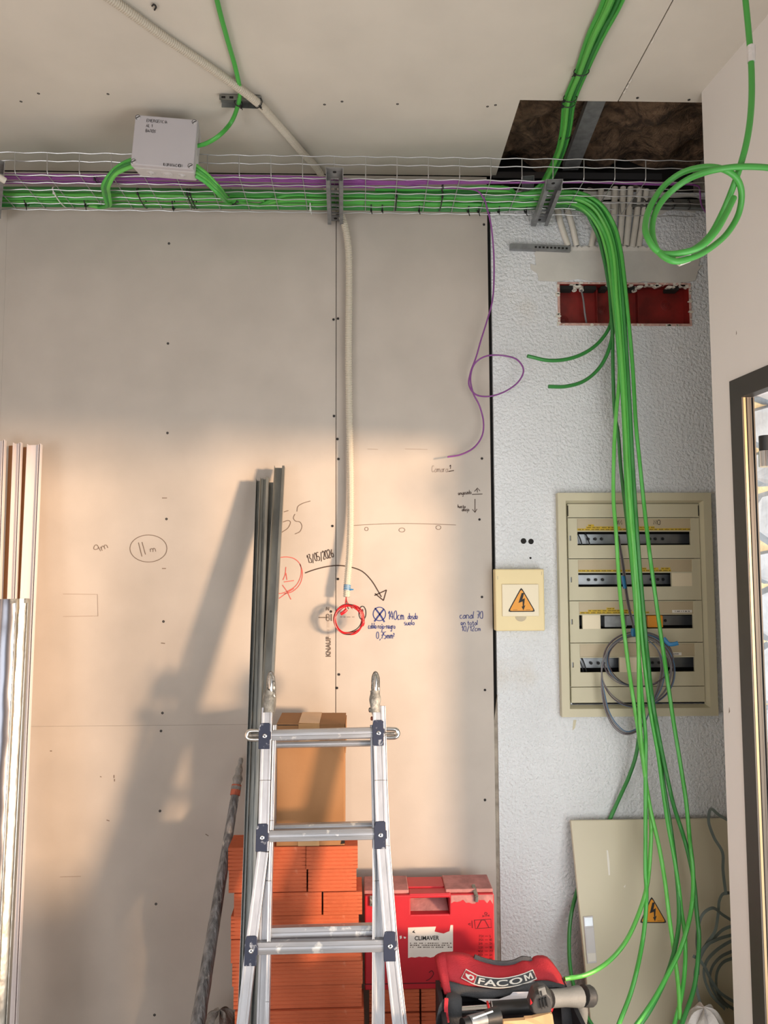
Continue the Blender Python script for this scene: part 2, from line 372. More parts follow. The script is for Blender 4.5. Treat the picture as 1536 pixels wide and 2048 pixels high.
b = px_rect(1165, 384, 1400, 425); obj('plaster_patch', MB().prism(blob(b[0], b[1], b[2], b[3], -.003), (0,.006,0)), M['smooth_plaster'], wall)
# broken top edge of the masonry
mb = MB(); x = XG
while x < 1.16:
    w = random.uniform(.05,.11); h = random.uniform(.005,.045)
    mb.prism([(x,.0,2.955),(x+w,.0,2.955),(x+w*.8,.02,2.965+h*.6),(x+w*.5,.03,2.965+h),(x+w*.15,.02,2.965+h*.5)], (0,.07,0)); x += w*.9
obj('broken_plaster', mb, M['rough_plaster'], wall, kind='stuff')
# plasterboards
def board(x0, x1, z0, z1, y0=0.0, t=.0125, tl=True, tr=True):
    mb = MB(); e = .0018; w = .055
    xs = [(x0, e if tl else 0)]+([(x0+w, 0)] if tl else [])+([(x1-w, 0)] if tr else [])+[(x1, e if tr else 0)]
    n = len(xs); vs = []
    for z in (z0, z1):
        for x, d in xs: vs.append((x, y0+d, z))
        vs += [(x1, y0+t, z), (x0, y0+t, z)]
    m = n+2; fs = [(i, (i+1) % m, (i+1) % m+m, i+m) for i in range(m)]+[tuple(range(m))[::-1], tuple(range(m, 2*m))]
    return mb.add(vs, fs)
ZJ = 1.0155; XJ = -.091
obj('plasterboard', board(XJ+.0012, .470, 0.0, ZC-.004), M['board'], wall)
obj('plasterboard', board(-1.2908, XJ-.0012, ZJ+.0003, ZC-.004), M['board'], wall)
obj('plasterboard', board(-1.2908, XJ-.0012, 0.0, ZJ-.0003), M['board'], wall)
obj('plasterboard', board(-2.6, -1.2912, 0.0, ZJ+.3), M['board'], wall)
obj('plasterboard', board(-2.6, -1.2912, ZJ+.302, ZC-.004), M['board'], wall)
obj('stud_backing', MB().box((-2.6,.0130,0),(.462,.109,3.02)), M['dark'], wall)
def screws(pts, Y=None, Z=None, r=.0046):
    mb = MB()
    for p in pts:
        if Y is not None: P = atY(p[0], p[1], Y); ax = (0,-1,0)
        else: P = atZ(p[0], p[1], Z); ax = (0,0,-1)
        mb.lathe(P, ax, [(-.002, r),(.0004, r),(.0009, r*.75),(.0009, r*.4),(-.0004, r*.2)], 8)
    return mb
wscr = [(338,487),(336,687),(335,866),(333,1038),(327,1243),(325,1426),(322,1462),(320,1622),(312,1808),(309,2030),
        (667,639),(676,637),(668,832),(675,878),(677,918),(665,1052),(676,1158),(662,1223),(678,1349),(674,1376),(667,1428),
        (968,449),(964,917),(959,1039),(964,1194),(970,1380),(970,1600),(957,347),(976,347)]
obj('screw_heads', screws(wscr, Y=-.0002), M['ink'], wall, kind='stuff')

# ceiling: two boards, cut away above the tray on the right
mbc = MB(); P = lambda x, y: atZ(x, y, ZC)
a, b, c, d = P(985, 371), P(1040, 200), P(1235, 203), P(1345, 0)
jn = (d-c).normalized()
e = c+jn*7
cl = [(-2.6,.0,ZC),(a.x,.0,ZC),(b.x,b.y,ZC),(c.x,c.y,ZC),(e.x,-7,ZC),(-2.6,-7,ZC)]
t0 = (c.y+7)/abs(jn.y); e = c+jn*t0
cl[4] = (e.x,-7,ZC)
ceil = obj('ceiling', MB().prism([(-2.6,.12,3.34),(1.95,.12,3.34),(1.95,-7,3.34),(-2.6,-7,3.34)], (0,0,.05)), M['dark'], kind='structure')
obj('void_sun_block', MB().box((1.31,-7,3.036),(1.35,.12,3.339)), M['dark'], ceil)  # unseen panel, added to keep the sun from leaking in above the ceiling
obj('plasterboard', MB().prism(cl, (0,0,.0125)), M['board_c'], ceil)
q = P(1410, 207)
cr = [(c.x+.004,c.y,ZC+.001),(1.95,q.y+.0,ZC+.001),(1.95,-7,ZC+.001),(e.x+.004,-7,ZC+.001)]
obj('plasterboard', MB().prism(cr, (0,0,.0125)), M['board_c'], ceil)
# torn paper along the ceiling joint, taped seam
mb = MB()
for k in (1,2,3,11):
    p = P(1240+k*5.5, 196-k*10); mb.prism([p+Vector((0,0,-.0005)), p+Vector((.003+random.random()*.006,-.003,-.003)), p+Vector((.006,-.016,-.001)), p+Vector((.002,-.020,-.0005))], (0,0,.001))
obj('torn_paper', mb, M['label_w'], ceil, kind='stuff')
cs = [(77,187),(216,188),(795,208),(991,210),(975,213),(42,203),(649,209),(684,203),(1275,196),(1378,200)]
obj('screw_heads', screws(cs, Z=ZC+.0002), M['ink'], ceil, kind='stuff')
# insulation and steel channels in the open void
def wool():
    mb = MB(); nx, ny = 60, 30; vs = []
    for j in range(ny+1):
        for i in range(nx+1):
            x = .35+.94*i/nx; y = -.75+.82*j/ny
            z = 3.105+.05*(sin(x*19+y*7)*sin(y*23-x*5)*.5+random.uniform(-.10,.10)+.4*sin(x*31+2*sin(y*17))*sin(y*27))
            vs.append((x, y, z))
    fs = [(j*(nx+1)+i, j*(nx+1)+i+1, (j+1)*(nx+1)+i+1, (j+1)*(nx+1)+i) for j in range(ny) for i in range(nx)]
    return mb.add(vs, fs)
tag(obj('mineral_wool', wool(), M['wool'], smooth=True), 'brown mineral wool insulation exposed in the dark ceiling opening', 'insulation', kind='stuff')
p0, p1 = atZ(1196, 196, 3.05), atZ(1146, 326, 3.05)
mb = MB(); dd = (p1-p0).normalized(); sd = Vector((0,0,1)).cross(dd); wch = .028
for s0, z0 in ((-1,0),(1,0)): mb.bar(p0-dd*.3+sd*s0*wch+Vector((0,0,.012)), p1+dd*.05+sd*s0*wch+Vector((0,0,.012)), .002, .026, sd)
mb.bar(p0-dd*.3, p1+dd*.05, wch*2, .0015, sd)
tag(obj('ceiling_channel', mb, M['galv_dull']), 'grey steel channel crossing the open ceiling void under the brown wool', 'metal channel')
mb = MB(); z = 3.035
for a_, b_ in (((.49,.02,z),(1.13,.02,z)),): 
    mb.bar(a_, b_, .05, .0015, (0,1,0)); mb.bar((.49,-.005,z-.012),(1.13,-.005,z-.012), .0015, .024, (0,1,0))
tag(obj('wall_channel', mb, M['dark_steel']), 'dull steel edge channel along the wall top behind the tray', 'metal channel')

# right-hand wall: painted, splayed, ends short of the back wall; the glazed door is set in it
B0 = Vector((1.051,-.519,0)); RD = Vector((.0884,-.9961,0)); RN = Vector((.9961,.0884,0))
def RW(s_, t, z): return B0+RD*s_+RN*t+Vector((0,0,z))
wr = obj('wall_right', MB().plate(0, 6.6, 0, 3.034, 0, .05, [(.097, 1.15, -1, 2.092),(1.15, 4.6, .50, 2.092)], fn=RW), M['paint'], kind='structure')
mb = MB()      # chipped plaster and old paint along the door frame
for k in range(26):
    z = random.uniform(.1, 2.05); h = random.uniform(.01,.05); mb.prism([RW(.0965,-.0006,z),RW(.101+random.random()*.004,-.0006,z+h*.3),RW(.0985,-.0006,z+h)], RN*.001)
obj('paint_chips', mb, M['paint'], wr, kind='stuff')
mb = MB()
for (x, y, s_) in ((1459,1423,.006),(1384,730,.004),(1387,792,.003),(1473,667,.004)):
    r_ = ray(x, y); n2 = np.array([RN.x, RN.y]); t = ((np.array([B0.x, B0.y])-CAM[:2])@n2)/(r_[:2]@n2); p = Vector(CAM+r_*t)
    mb.prism([p-RN*.0006+RD*s_*.4, p-RN*.0006+Vector((0,0,s_*2)), p-RN*.0006-RD*s_*.5-Vector((0,0,s_))], RN*.0004)
obj('scuff_marks', mb, M['pencil'], wr, kind='stuff')
obj('wall_alcove', MB().box((1.30,-.48,0),(1.36,.14,3.3)), M['rough_plaster'], kind='structure')
# outside stone return wall, seen through the glass
sw = obj('wall_outside', MB().box((1.106,-.524,0),(2.2,-.508,3.0)).box((1.19,-.508,0),(2.2,-.35,3.0)), M['mortar'], kind='structure')
z = .02
while z < 2.9:
    h = random.uniform(.10,.20); x = 1.112+random.uniform(-.0,0.02)
    first = True
    while x < 2.15:
        w = random.uniform(.10,.24); hh = h-random.uniform(.014,.03); cx, cz = x+w/2, z+h/2; n = 9; pts = []
        for k in range(n):
            t = 2*pi*k/n+.2; pts.append((cx+cos(t)*(w/2-.001)*random.uniform(.97,1.13), -.524, cz+sin(t)*(hh/2+.008)*random.uniform(.97,1.10)))
        mb = MB(); ins = [Vector((cx+(p[0]-cx)*.86, -.524-random.uniform(.012,.026), cz+(p[2]-cz)*.86)) for p in pts]
        mb.add([Vector(p) for p in pts]+ins, [tuple(range(n, 2*n))]+[(k,(k+1)%n,(k+1)%n+n,k+n) for k in range(n)])
        obj('stone', mb, M['stone'], sw); x += w
    z += h
door = thing('door_1', None, None, RW(.1,0,0), kind='structure')
ZD = 2.092
mb = MB()
mb.plate(.097, 1.15, 0, ZD, -.004, .030, [(.155, 1.09, -1, 2.034)], fn=RW)
obj('frame', mb, M['frame'], door, bevel=.001)
obj('frame', MB().plate(1.15, 4.6, .50, ZD, -.004, .030, [(1.19, 2.9, .55, 2.034),(2.95, 4.54, .55, 2.034)], fn=RW), M['frame'], door, label='bronze window frame beside the glazed door')
def rwbox(s0, s1, t0, t1, z0, z1):
    q = [RW(s0,t0,z0),RW(s1,t0,z0),RW(s1,t1,z0),RW(s0,t1,z0)]; return MB().hexa(q, [p+Vector((0,0,z1-z0)) for p in q])
obj('sunlit_edge', rwbox(.150,.156,.0005,.0075,.02,2.033), M['frame_lit'], door, label='narrow frame edge in a lighter, sunlit colour')  # stands for the sunlight on the frame edge
obj('stile', rwbox(.146,.1575,.010,.0185,.02,2.033), M['frame'], door)
obj('stile', rwbox(.150,.1565,.020,.026,.02,2.033), M['frame'], door)
obj('gasket', rwbox(.150,.160,.027,.031,.02,2.033), M['black'], door)
obj('glass_pane', rwbox(.156,1.09,.0275,.0335,.02,2.03), M['glass'], door)
obj('glass_pane', rwbox(1.19,2.9,.012,.018,.55,2.03), M['glass'], door)
obj('glass_pane', rwbox(2.95,4.54,.012,.018,.55,2.03), M['glass'], door)
p = RW(.238,.008,1.905)
obj('hinge_cap', MB().cyl(p-Vector((0,0,.035)), p+Vector((0,0,.005)), .0165, seg=20), M['black'], door, smooth=True)
hc = obj('hinge_barrel', MB().cyl(p-Vector((0,0,.078)), p-Vector((0,0,.036)), .0185, seg=20), M['chrome'], door, smooth=True, label='polished steel hinge barrel')
# ------------------------------------------------------------------ cable tray
ZT = 2.845
tray = thing('wire_tray', 'galvanised wire mesh tray running along the top of the back wall', 'cable tray', (-.3,-.19,ZT))
YT = [-.303,-.254,-.205,-.156,-.108,-.060]
zl = lambda x: ZT
def wavy(x0, x1, y, z, ph=0):
    pts = []; n = int((x1-x0)/.026)
    for i in range(n+1):
        x = x0+(x1-x0)*i/n; pts.append((x, y, z+.0016*cos(2*pi*x/.104)))
    return pts
XT0, XT1 = -2.5, 1.22
for i, y in enumerate(YT):
    x1 = {3: XT1, 4: .91}.get(i, XT1)
    obj('wire', MB().tube(wavy(XT0, x1, y, ZT), .0018, 6, 2), M['galv_wire'], tray, smooth=True)
    if i == 4: obj('wire', MB().tube(wavy(1.12, XT1, y, ZT), .0018, 6, 2), M['galv_wire'], tray, smooth=True)
for y, z in ((-.307, ZT+.046),(-.309, ZT+.073),(-.054, ZT+.052)):
    obj('wire', MB().tube(wavy(XT0, XT1, y, z), .0018, 6, 2), M['galv_wire'], tray, smooth=True)
n = 34
for k in range(n):
    x = XT0+.02+.104*k
    if x > XT1: break
    obj('wire', MB().tube([(x,-.309,ZT+.074),(x,-.307,ZT+.03),(x,-.305,ZT+.012),(x,-.297,ZT+.003),(x,-.280,ZT+.003),(x,-.19,ZT+.003),(x,-.075,ZT+.003),(x,-.064,ZT+.004),(x,-.058,ZT+.014),(x,-.054,ZT+.053)], .0016, 6, 3), M['galv_wire'], tray, smooth=True)
def bracket(p_wall, p_near, name_label, twist=0):
    """slotted U-channel arm under the tray: web on top with slots, two side flanges hanging down"""
    t = thing('tray_bracket', name_label, 'bracket', p_wall, group=None)
    d = (p_near-p_wall); L = d.length; d.normalize(); sd = d.cross(Vector((0,0,1))).normalized()
    hw = .026; up = Vector((0,0,1))
    def pt(l, s_, h): return p_wall+d*l+sd*s_+up*h
    for sg in (-1, 1):
        mb = MB(); a = [pt(0,sg*hw,-.004), pt(0,sg*hw,-.034), pt(L*.93,sg*hw,-.022), pt(L,sg*hw,-.0), pt(L,sg*hw,.0)]
        a = [pt(0,sg*hw,0), pt(0,sg*hw,-.016), pt(.03,sg*hw,-.030), pt(L*.90,sg*hw,-.026), pt(L,sg*hw,-.006), pt(L,sg*hw,0)]
        mb.prism(a, sd*sg*.0022); obj('flange', mb, M['galv_dull'], t)
        mb = MB(); mb.hexa([pt(.03,sg*hw,-.030),pt(.03,sg*(hw-.011),-.030),pt(L*.90,sg*(hw-.011),-.026),pt(L*.90,sg*hw,-.026)], [x+up*.002 for x in (pt(.03,sg*hw,-.030),pt(.03,sg*(hw-.011),-.030),pt(L*.90,sg*(hw-.011),-.026),pt(L*.90,sg*hw,-.026))])
        obj('lip', mb, M['galv_dull'], t)
    mb = MB()
    for sg in (-1, 1): mb.hexa([pt(0,sg*hw,0),pt(0,sg*.013,0),pt(L,sg*.013,0),pt(L,sg*hw,0)], [x-up*.002 for x in (pt(0,sg*hw,0),pt(0,sg*.013,0),pt(L,sg*.013,0),pt(L,sg*hw,0))])
    k = .05
    mb.hexa([pt(0,-.013,0),pt(0,.013,0),pt(.045,.013,0),pt(.045,-.013,0)], [x-up*.002 for x in (pt(0,-.013,0),pt(0,.013,0),pt(.045,.013,0),pt(.045,-.013,0))])
    while k < L-.06:
        q = [pt(k+.006,-.013,0),pt(k+.006,.013,0),pt(k+.018,.013,0),pt(k+.018,-.013,0)]; mb.hexa(q, [x-up*.002 for x in q]); k += .032
    q = [pt(L-.05,-.013,0),pt(L-.05,.013,0),pt(L,.013,0),pt(L,-.013,0)]; mb.hexa(q, [x-up*.002 for x in q])
    obj('slotted_web', mb, M['galv_dull'], t)
    mb = MB(); 
    for l in (.022, L-.024): mb.lathe(pt(l,0,-.002), (0,0,-1), [(0,.006),(.0012,.006),(.0012,.003)], 10)
    obj('bolt_hole', mb, M['dark'], t)
ZB = ZT-.0035
bracket(atZ(671,441,ZB), atZ(669,335,ZB), 'slotted grey bracket arm under the tray, above the corrugated conduit')
bracket(atZ(1077,444,ZB), atZ(1109,358,ZB), 'slotted grey bracket arm set askew under the tray, left of the green cable drop')
bracket(atZ(-16,425,ZB), atZ(-10,318,ZB), 'slotted grey bracket arm at the left end of the tray')
mb = MB(); p = atZ(1068,352,2.95); 
mb.bar(p+Vector((-.02,.0,0)), p+Vector((.0,.12,0)), .04, .002, (1,0,0)); mb.bar(p+Vector((-.04,0,-.01)), p+Vector((-.02,.12,-.01)), .002, .022, (1,0,0)); mb.bar(p+Vector((.0,0,-.01)), p+Vector((.02,.12,-.01)), .002, .022, (1,0,0))
tag(obj('channel_offcut', mb, M['galv_dull']), 'short steel channel offcut above the tray in the dark void', 'metal channel')

# ------------------------------------------------------------------ green cables
RG = .0066
def cable(name, pts, r, m, label, group=None, seg=8, sm=6, cat='cable', ends=True):
    o = obj(name, MB().tube(pts, r, seg, sm), M[m], smooth=True, loc=pts[len(pts)//2])
    return tag(o, label, cat, group)
def yp(lst, y0=None): return [atY(*p) for p in lst]
LZ = lambda layer: ZT+.005+RG+layer*.0115
def tray_run(lane, layer, x0, x1, n=9):
    pts = []
    for i in range(n):
        x = x0+(x1-x0)*i/(n-1); pts.append(Vector((x, -.068-lane*.0138+.004*sin(3*x+lane*1.7+layer), LZ(layer)+.0015*sin(5*x+lane))))
    return pts
def zp(lst, layer=0): return [atZ(x, y, LZ(layer)) for x, y in lst]
drops = []
down = {
 'C1': ([(1100,414),(1145,416)], [(1171,424,-.12),(1184,446,-.115),(1198,477,-.11),(1206,508,-.11),(1217,561,-.11),(1222,622,-.11),(1225,671,-.11),(1226,744,-.11),(1230,830,-.10),(1236,866,-.10),(1242,940,-.10),(1256,1062,-.10),(1265,1145,-.10),(1275,1250,-.10),(1279,1350,-.09),(1280,1430,-.08),(1278,1467,-.07),(1272,1510,-.06),(1258,1553,-.05),(1240,1593,-.03),(1223,1631,-.02),(1195,1690,-.02),(1165,1750,-.02),(1149,1800,-.04),(1141,1838,-.06),(1138,1888,-.09),(1142,1946,-.14),(1158,2005,-.2),(1190,2060,-.25)],
        0, 0, -2.2, 'green_d', 'dark green cable that slips behind the leaning cream door and out at its left'),
 'C2': ([(1095,407),(1138,406)], [(1170,420,-.16),(1196,452,-.15),(1212,498,-.15),(1222,560,-.15),(1231,640,-.15),(1239,744,-.15),(1232,830,-.15),(1228,903,-.15),(1227,1000,-.15),(1232,1062,-.15),(1239,1175,-.15),(1249,1269,-.15),(1260,1355,-.15),(1270,1419,-.15),(1279,1479,-.15),(1287,1529,-.15),(1293,1573,-.16),(1299,1611,-.17),(1302,1654,-.18),(1300,1713,-.2),(1294,1771,-.23),(1281,1818,-.26),(1252,1882,-.32),(1217,1923,-.36),(1173,1949,-.40),(1129,1958,-.42)],
        None, 0, None, 'green_l', 'bright green cable hanging leftmost over the panel and ending at the tool bag'),
 'C3': ([(1095,402),(1142,402)], [(1178,421,-.17),(1204,456,-.165),(1219,498,-.165),(1228,580,-.165),(1236,680,-.165),(1243,760,-.165),(1248,850,-.16),(1254,1000,-.16),(1262,1100,-.16),(1270,1200,-.16),(1277,1300,-.16),(1284,1400,-.16),(1291,1470,-.16),(1291,1538,-.17),(1291,1654,-.2),(1291,1742,-.22),(1293,1786,-.24),(1290,1844,-.27),(1281,1906,-.31),(1263,1981,-.36),(1237,2050,-.42)],
        None, 0, None, 'green', 'green cable hanging straight over the warning triangle, then curving left to the floor'),
 'C4': ([(1095,396),(1146,396)], [(1184,414,-.175),(1210,452,-.17),(1225,498,-.17),(1234,600,-.17),(1242,700,-.17),(1248,800,-.168),(1253,900,-.168),(1259,1000,-.168),(1267,1100,-.165),(1273,1200,-.165),(1277,1300,-.165),(1278,1400,-.165),(1281,1460,-.165),(1287,1520,-.17),(1293,1573,-.175),(1301,1619,-.18),(1319,1698,-.2),(1331,1771,-.23),(1339,1838,-.26),(1348,1903,-.30),(1357,1976,-.35),(1360,2040,-.40)],
        None, 0, None, 'green_l', 'green cable just right of the warning triangle on the leaning door'),
 'C5': ([(1095,391),(1150,392)], [(1190,411,-.17),(1216,452,-.165),(1230,498,-.165),(1240,600,-.165),(1247,700,-.165),(1253,800,-.165),(1258,900,-.165),(1263,1000,-.165),(1270,1100,-.165),(1278,1200,-.165),(1286,1300,-.165),(1294,1370,-.165),(1302,1430,-.165),(1316,1508,-.17),(1328,1596,-.18),(1337,1654,-.19),(1348,1713,-.21),(1357,1771,-.23),(1363,1824,-.25),(1370,1873,-.28),(1369,1946,-.32),(1360,2005,-.37),(1348,2052,-.40)],
        None, 0, None, 'green', 'green cable in the middle of the drop that bows right and reaches the floor'),
 'C6': ([(1040,395),(1100,388),(1155,390)], [(1195,411,-.15),(1220,450,-.15),(1233,498,-.15),(1243,600,-.15),(1250,700,-.15),(1256,800,-.15),(1261,900,-.15),(1266,1000,-.15),(1273,1100,-.15),(1281,1200,-.15),(1290,1300,-.15),(1299,1380,-.15),(1309,1450,-.15),(1320,1520,-.155),(1332,1596,-.165),(1342,1660,-.18),(1350,1720,-.2),(1356,1780,-.23),(1358,1830,-.26),(1355,1870,-.29),(1346,1912,-.32),(1330,1960,-.36),(1300,2020,-.42),(1280,2050,-.44)],
        3, 1, -2.2, 'green_d', 'dark green cable behind the middle of the drop that curls back left low down'),
 'C7': ([(980,396),(1060,386),(1120,384),(1160,386)], [(1200,407,-.19),(1228,450,-.185),(1241,498,-.185),(1249,560,-.185),(1257,640,-.185),(1265,730,-.185),(1272,850,-.185),(1280,930,-.185),(1287,1000,-.185),(1296,1080,-.185),(1305,1150,-.185),(1320,1258,-.185),(1332,1340,-.185),(1348,1450,-.19),(1360,1523,-.2),(1372,1602,-.21),(1380,1684,-.23),(1386,1742,-.25),(1385,1800,-.28),(1376,1850,-.31),(1360,1900,-.34),(1334,1952,-.38),(1304,2005,-.43),(1269,2055,-.48)],
        5, 1, -2.2, 'green', 'rightmost green cable of the drop, standing apart over the panel'),
 'C8': ([(960,400),(1050,390),(1110,386),(1158,388)], [(1198,409,-.17),(1224,450,-.172),(1237,498,-.172),(1246,600,-.172),(1253,700,-.172),(1259,800,-.172),(1264,900,-.172),(1270,1000,-.172),(1277,1100,-.172),(1285,1200,-.172),(1294,1300,-.172),(1305,1400,-.172),(1319,1479,-.18),(1331,1538,-.18),(1348,1613,-.19),(1366,1669,-.2),(1378,1713,-.21),(1388,1765,-.23),(1393,1821,-.26),(1398,1873,-.28),(1396,1917,-.31),(1388,1976,-.35),(1363,2050,-.42)],
        7, 1, -2.2, 'green_d', 'deep green cable that ends furthest right beside the grey straps'),
}
rb = {'C2':0,'C3':1,'C4':2,'C5':3}
boxR = [(398,333,0),(399,340,1),(397,347,2),(395,336,3)]
for k, (zpts, ypts, lane, layer, x0, m, lab) in down.items():
    if lane is None:    # starts in the junction box's right side, then runs along the tray
        i = rb[k]; o_ = i*.011
        st = [atY(392,331+i*7,-.375), atY(412,347+i*6,-.365), atY(436,372+i*5,-.335), atZ(462,397+i*3.0,LZ(0)+.012), atZ(500,408+i*2.2,LZ(0)+.002)]
        pts = st+tray_run(2+i*1.6, 0, -.26, .50, 6)+zp(zpts, 0)+yp(ypts)
    else:
        pts = tray_run(lane, layer, x0, .44, 8)+zp(zpts, layer)+yp(ypts)
    cable('green_cable', pts, RG, m, lab, 'green cables hanging from the tray to the floor', sm=7)
# two cut cables that swing out to the left under the red recess
cable('green_cable', tray_run(1, 0, -2.2, .48, 8)+zp([(1098,412),(1140,412)])+yp([(1172,426,-.12),(1192,460,-.11),(1206,508,-.10),(1216,560,-.095),(1223,610,-.09),(1221,648,-.09),(1204,678,-.1),(1176,702,-.12),(1140,717,-.14),(1098,721,-.16),(1055,712,-.18)]), RG, 'green_d', 'cut green cable whose free end swings out left, upper of two', 'cut green cables left of the drop')
cable('green_cable', tray_run(8, 0, -2.2, .48, 8)+zp([(1098,400),(1144,400)])+yp([(1182,418,-.15),(1205,462,-.14),(1217,520,-.13),(1225,590,-.12),(1227,650,-.11),(1219,695,-.11),(1200,734,-.12),(1168,762,-.14),(1130,773,-.16),(1097,773,-.17)]), RG, 'green_d', 'cut green cable whose free end swings out left, lower of two', 'cut green cables left of the drop')
# three cables from the box's left side turning back along the tray
for i in range(3):
    pts = [atY(282,316+i*6,-.375), atY(262,320+i*7,-.365), atY(232,336+i*6,-.34), atY(208+i*5,366+i*2,-.30), atZ(208+i*5,388,ZT-.012), atZ(212+i*4,402,ZT-.014), atZ(214+i*3,410,ZT-.010), atZ(208+i*2,413,ZT-.004), atZ(196,414,ZT+.006)]
    pts += [Vector((-1.02-.05*i,-.085-.022*i,LZ(1)+.004)), Vector((-1.25,-.09-.025*i,LZ(1))), Vector((-2.2,-.09-.025*i,LZ(1)))]
    cable('green_cable', pts, RG, ('green','green_d','green_l')[i], ('upper','middle','lower')[i]+' green cable leaving the left side of the junction box', 'green cables looping from the junction box')
# more cables lying in the tray
for i, (la, ly, m) in enumerate(((2,0,'green_l'),(4,0,'green'),(6,0,'green_l'))):
    cable('green_cable', tray_run(la, ly, -2.2, -.46 if i != 1 else -.34, 8), RG, m, ('green cable lying in the left end of the tray, nearest the wall','green cable lying in the left end of the tray, middle one','green cable lying in the left end of the tray, nearest the room')[i], 'green cables lying in the tray left of the box')
# bundle that comes across the ceiling and drops into the tray
offs = [(-10,-1),(-5.1,-.5),(0,-1),(5.1,-.5),(10,-1),(-2,1.4)]
for i, (ox, oz) in enumerate(offs):
    h = -.016-.006*oz
    pts = [atZ(1262+ox*2.6,-120,ZC+h), atZ(1226+ox*1.9,0,ZC+h), atZ(1190+ox*1.5,75,ZC+h), atZ(1163+ox*1.0,143,ZC+h), atZ(1139+ox*.95,203,ZC+h), atZ(1131+ox*.8,262,ZC+h-.01), atZ(1120+ox*.65,305,ZC+h-.02), atZ(1102+ox*.7,345,ZC+h-.045), atZ(1086+ox*.8,372,ZT+.07+oz*.004), atZ(1050+ox,394,ZT+.045+oz*.003), Vector((.51,-.15+ox*.004,ZT+.032)), Vector((.25,-.13+ox*.005,ZT+.030)), Vector((.05,-.12+ox*.005,ZT+.030))]
    cable('green_cable', pts, RG, ('green','green_l','green','green_d','green','green_l')[i], ('leftmost','second from the left','middle','second from the right','rightmost','hidden rear')[i]+' green cable of the tied bundle across the ceiling', 'green bundle crossing the ceiling')
# single cable from the ceiling to the junction box
cable('green_cable', [atZ(418,-90,ZC-.012), atZ(434,0,ZC-.012), atZ(455,80,ZC-.012), atZ(472,140,ZC-.012), atZ(480,185,ZC-.022), atZ(476,210,ZC-.028), atZ(462,245,ZC-.045), atY(437,272,-.42), atY(412,287,-.40), atY(390,293,-.385)], RG, 'green', 'single green cable from the ceiling into the right of the junction box')
# coil hanging in front of the right-hand wall
def coil_path():
    Y0 = -1.25
    P2 = [(1478,-140),(1487,-40),(1497,60),(1503,140),(1502,220),(1493,285),(1478,340),(1462,385),(1445,425),(1420,470),(1385,500),(1345,512),(1312,500),(1293,470),(1292,440),(1305,405),(1330,370),(1365,345),(1410,334),(1445,338),(1472,355),(1483,385),(1478,425),(1458,462),(1425,493),(1385,515),(1345,522),(1318,505),(1305,470),(1309,430),(1330,395),(1370,362),(1410,345),(1460,335),(1520,334),(1600,345)]
    n = len(P2); return [atY(x, y, Y0+.03*sin(i*.9)-.015*(i/n)) for i, (x, y) in enumerate(P2)]
gc = thing('hanging_cable', 'coiled bright green cable hanging in front of the white wall at right', 'cable', atY(1390,430,-1.25))
obj('cable_loop', MB().tube(coil_path(), .0063, 10, 8), M['coil_green'], gc, smooth=True)
obj('cable_tail', MB().tube([atY(1324,508,-1.28),atY(1355,507,-1.285),(atY(1400,494,-1.29)),atY(1428,468,-1.29),atY(1450,432,-1.275),atY(1468,395,-1.265)], .0063, 10, 8), M['coil_green'], gc, smooth=True)
p = atY(1324,508,-1.28); q = atY(1340,508,-1.281); d = (p-q).normalized()
obj('cable_core', MB().cyl(p-d*.002, p+d*.0012, .0048, seg=10), M['copper'], gc, label='pale cut core of the cable')
tp = atY(1366,518,-1.27); 
obj('white_tape', MB().tube([atY(1355,521,-1.272), atY(1378,512,-1.272)], .011, 8, 1, flat=(.0125,.010)), M['label_w'], gc, label='white tape flag round the coil')
obj('tape_flag', MB().prism([atY(1357,522,-1.284),atY(1379,517,-1.284),atY(1366,528,-1.284)], (0,.001,0)), M['label_w'], gc)
obj('clear_tape', MB().tube([atY(1502,92,-1.235), atY(1503,124,-1.235)], .0085, 8, 1), M['sack'], gc, label='pale tape wrapped on the vertical run')
# ------------------------------------------------------------------ purple cables
RP = .0030
for i in range(4):
    y = -.278+.015*i
    cable('purple_cable', [(-2.1+.2*k, y+.004*sin(k*1.3+i), ZT+.004+RP+(.003 if i % 2 else 0)) for k in range(10 if i else 14)]+([(.78,-.285,ZT+.008),(1.12,-.28,ZT+.01)] if i == 2 else [(.15+.12*i, y, ZT+.008)]), RP*1.15, 'purple', ('purple cable lying in the tray, nearest the room','purple cable lying in the tray, second from the room','purple cable running the full length of the tray','purple cable lying in the tray, nearest the green ones')[i], 'purple cables along the tray', sm=3)
pl = [(880,376),(925,377),(955,382)]
cable('purple_cable', [(-2.2,-.292,ZT+.010),(-1,-.289,ZT+.010),(-.1,-.288,ZT+.010)]+[atZ(x, y, ZT+.010) for x, y in pl]+yp([(967,396,-.20),(975,420,-.14),(982,450,-.09),(987,500,-.06),(988,550,-.05),(985,600,-.05),(973,645,-.05),(962,680,-.05),(952,715,-.05),(941,745,-.055),(938,770,-.06),(950,788,-.06),(975,793,-.05),(1010,783,-.04),(1038,762,-.04),(1047,740,-.045),(1035,720,-.05),(1005,711,-.055),(970,713,-.06),(949,728,-.045),(941,755,-.04),(946,785,-.035),(959,812,-.03),(967,845,-.03),(964,872,-.03),(948,895,-.03),(922,909,-.035),(895,914,-.04)]), RP, 'purple', 'thin purple cable looping once and dangling beside the plasterboard edge', sm=8)
cable('purple_cable', [(.78,-.275,ZT+.012),(1.0,-.265,ZT+.012)]+yp([(1396,372,-.25),(1400,385,-.22),(1401,400,-.2),(1404,412,-.17),(1412,425,-.14)]), RP, 'purple', 'short purple cable end beside the white wall corner')
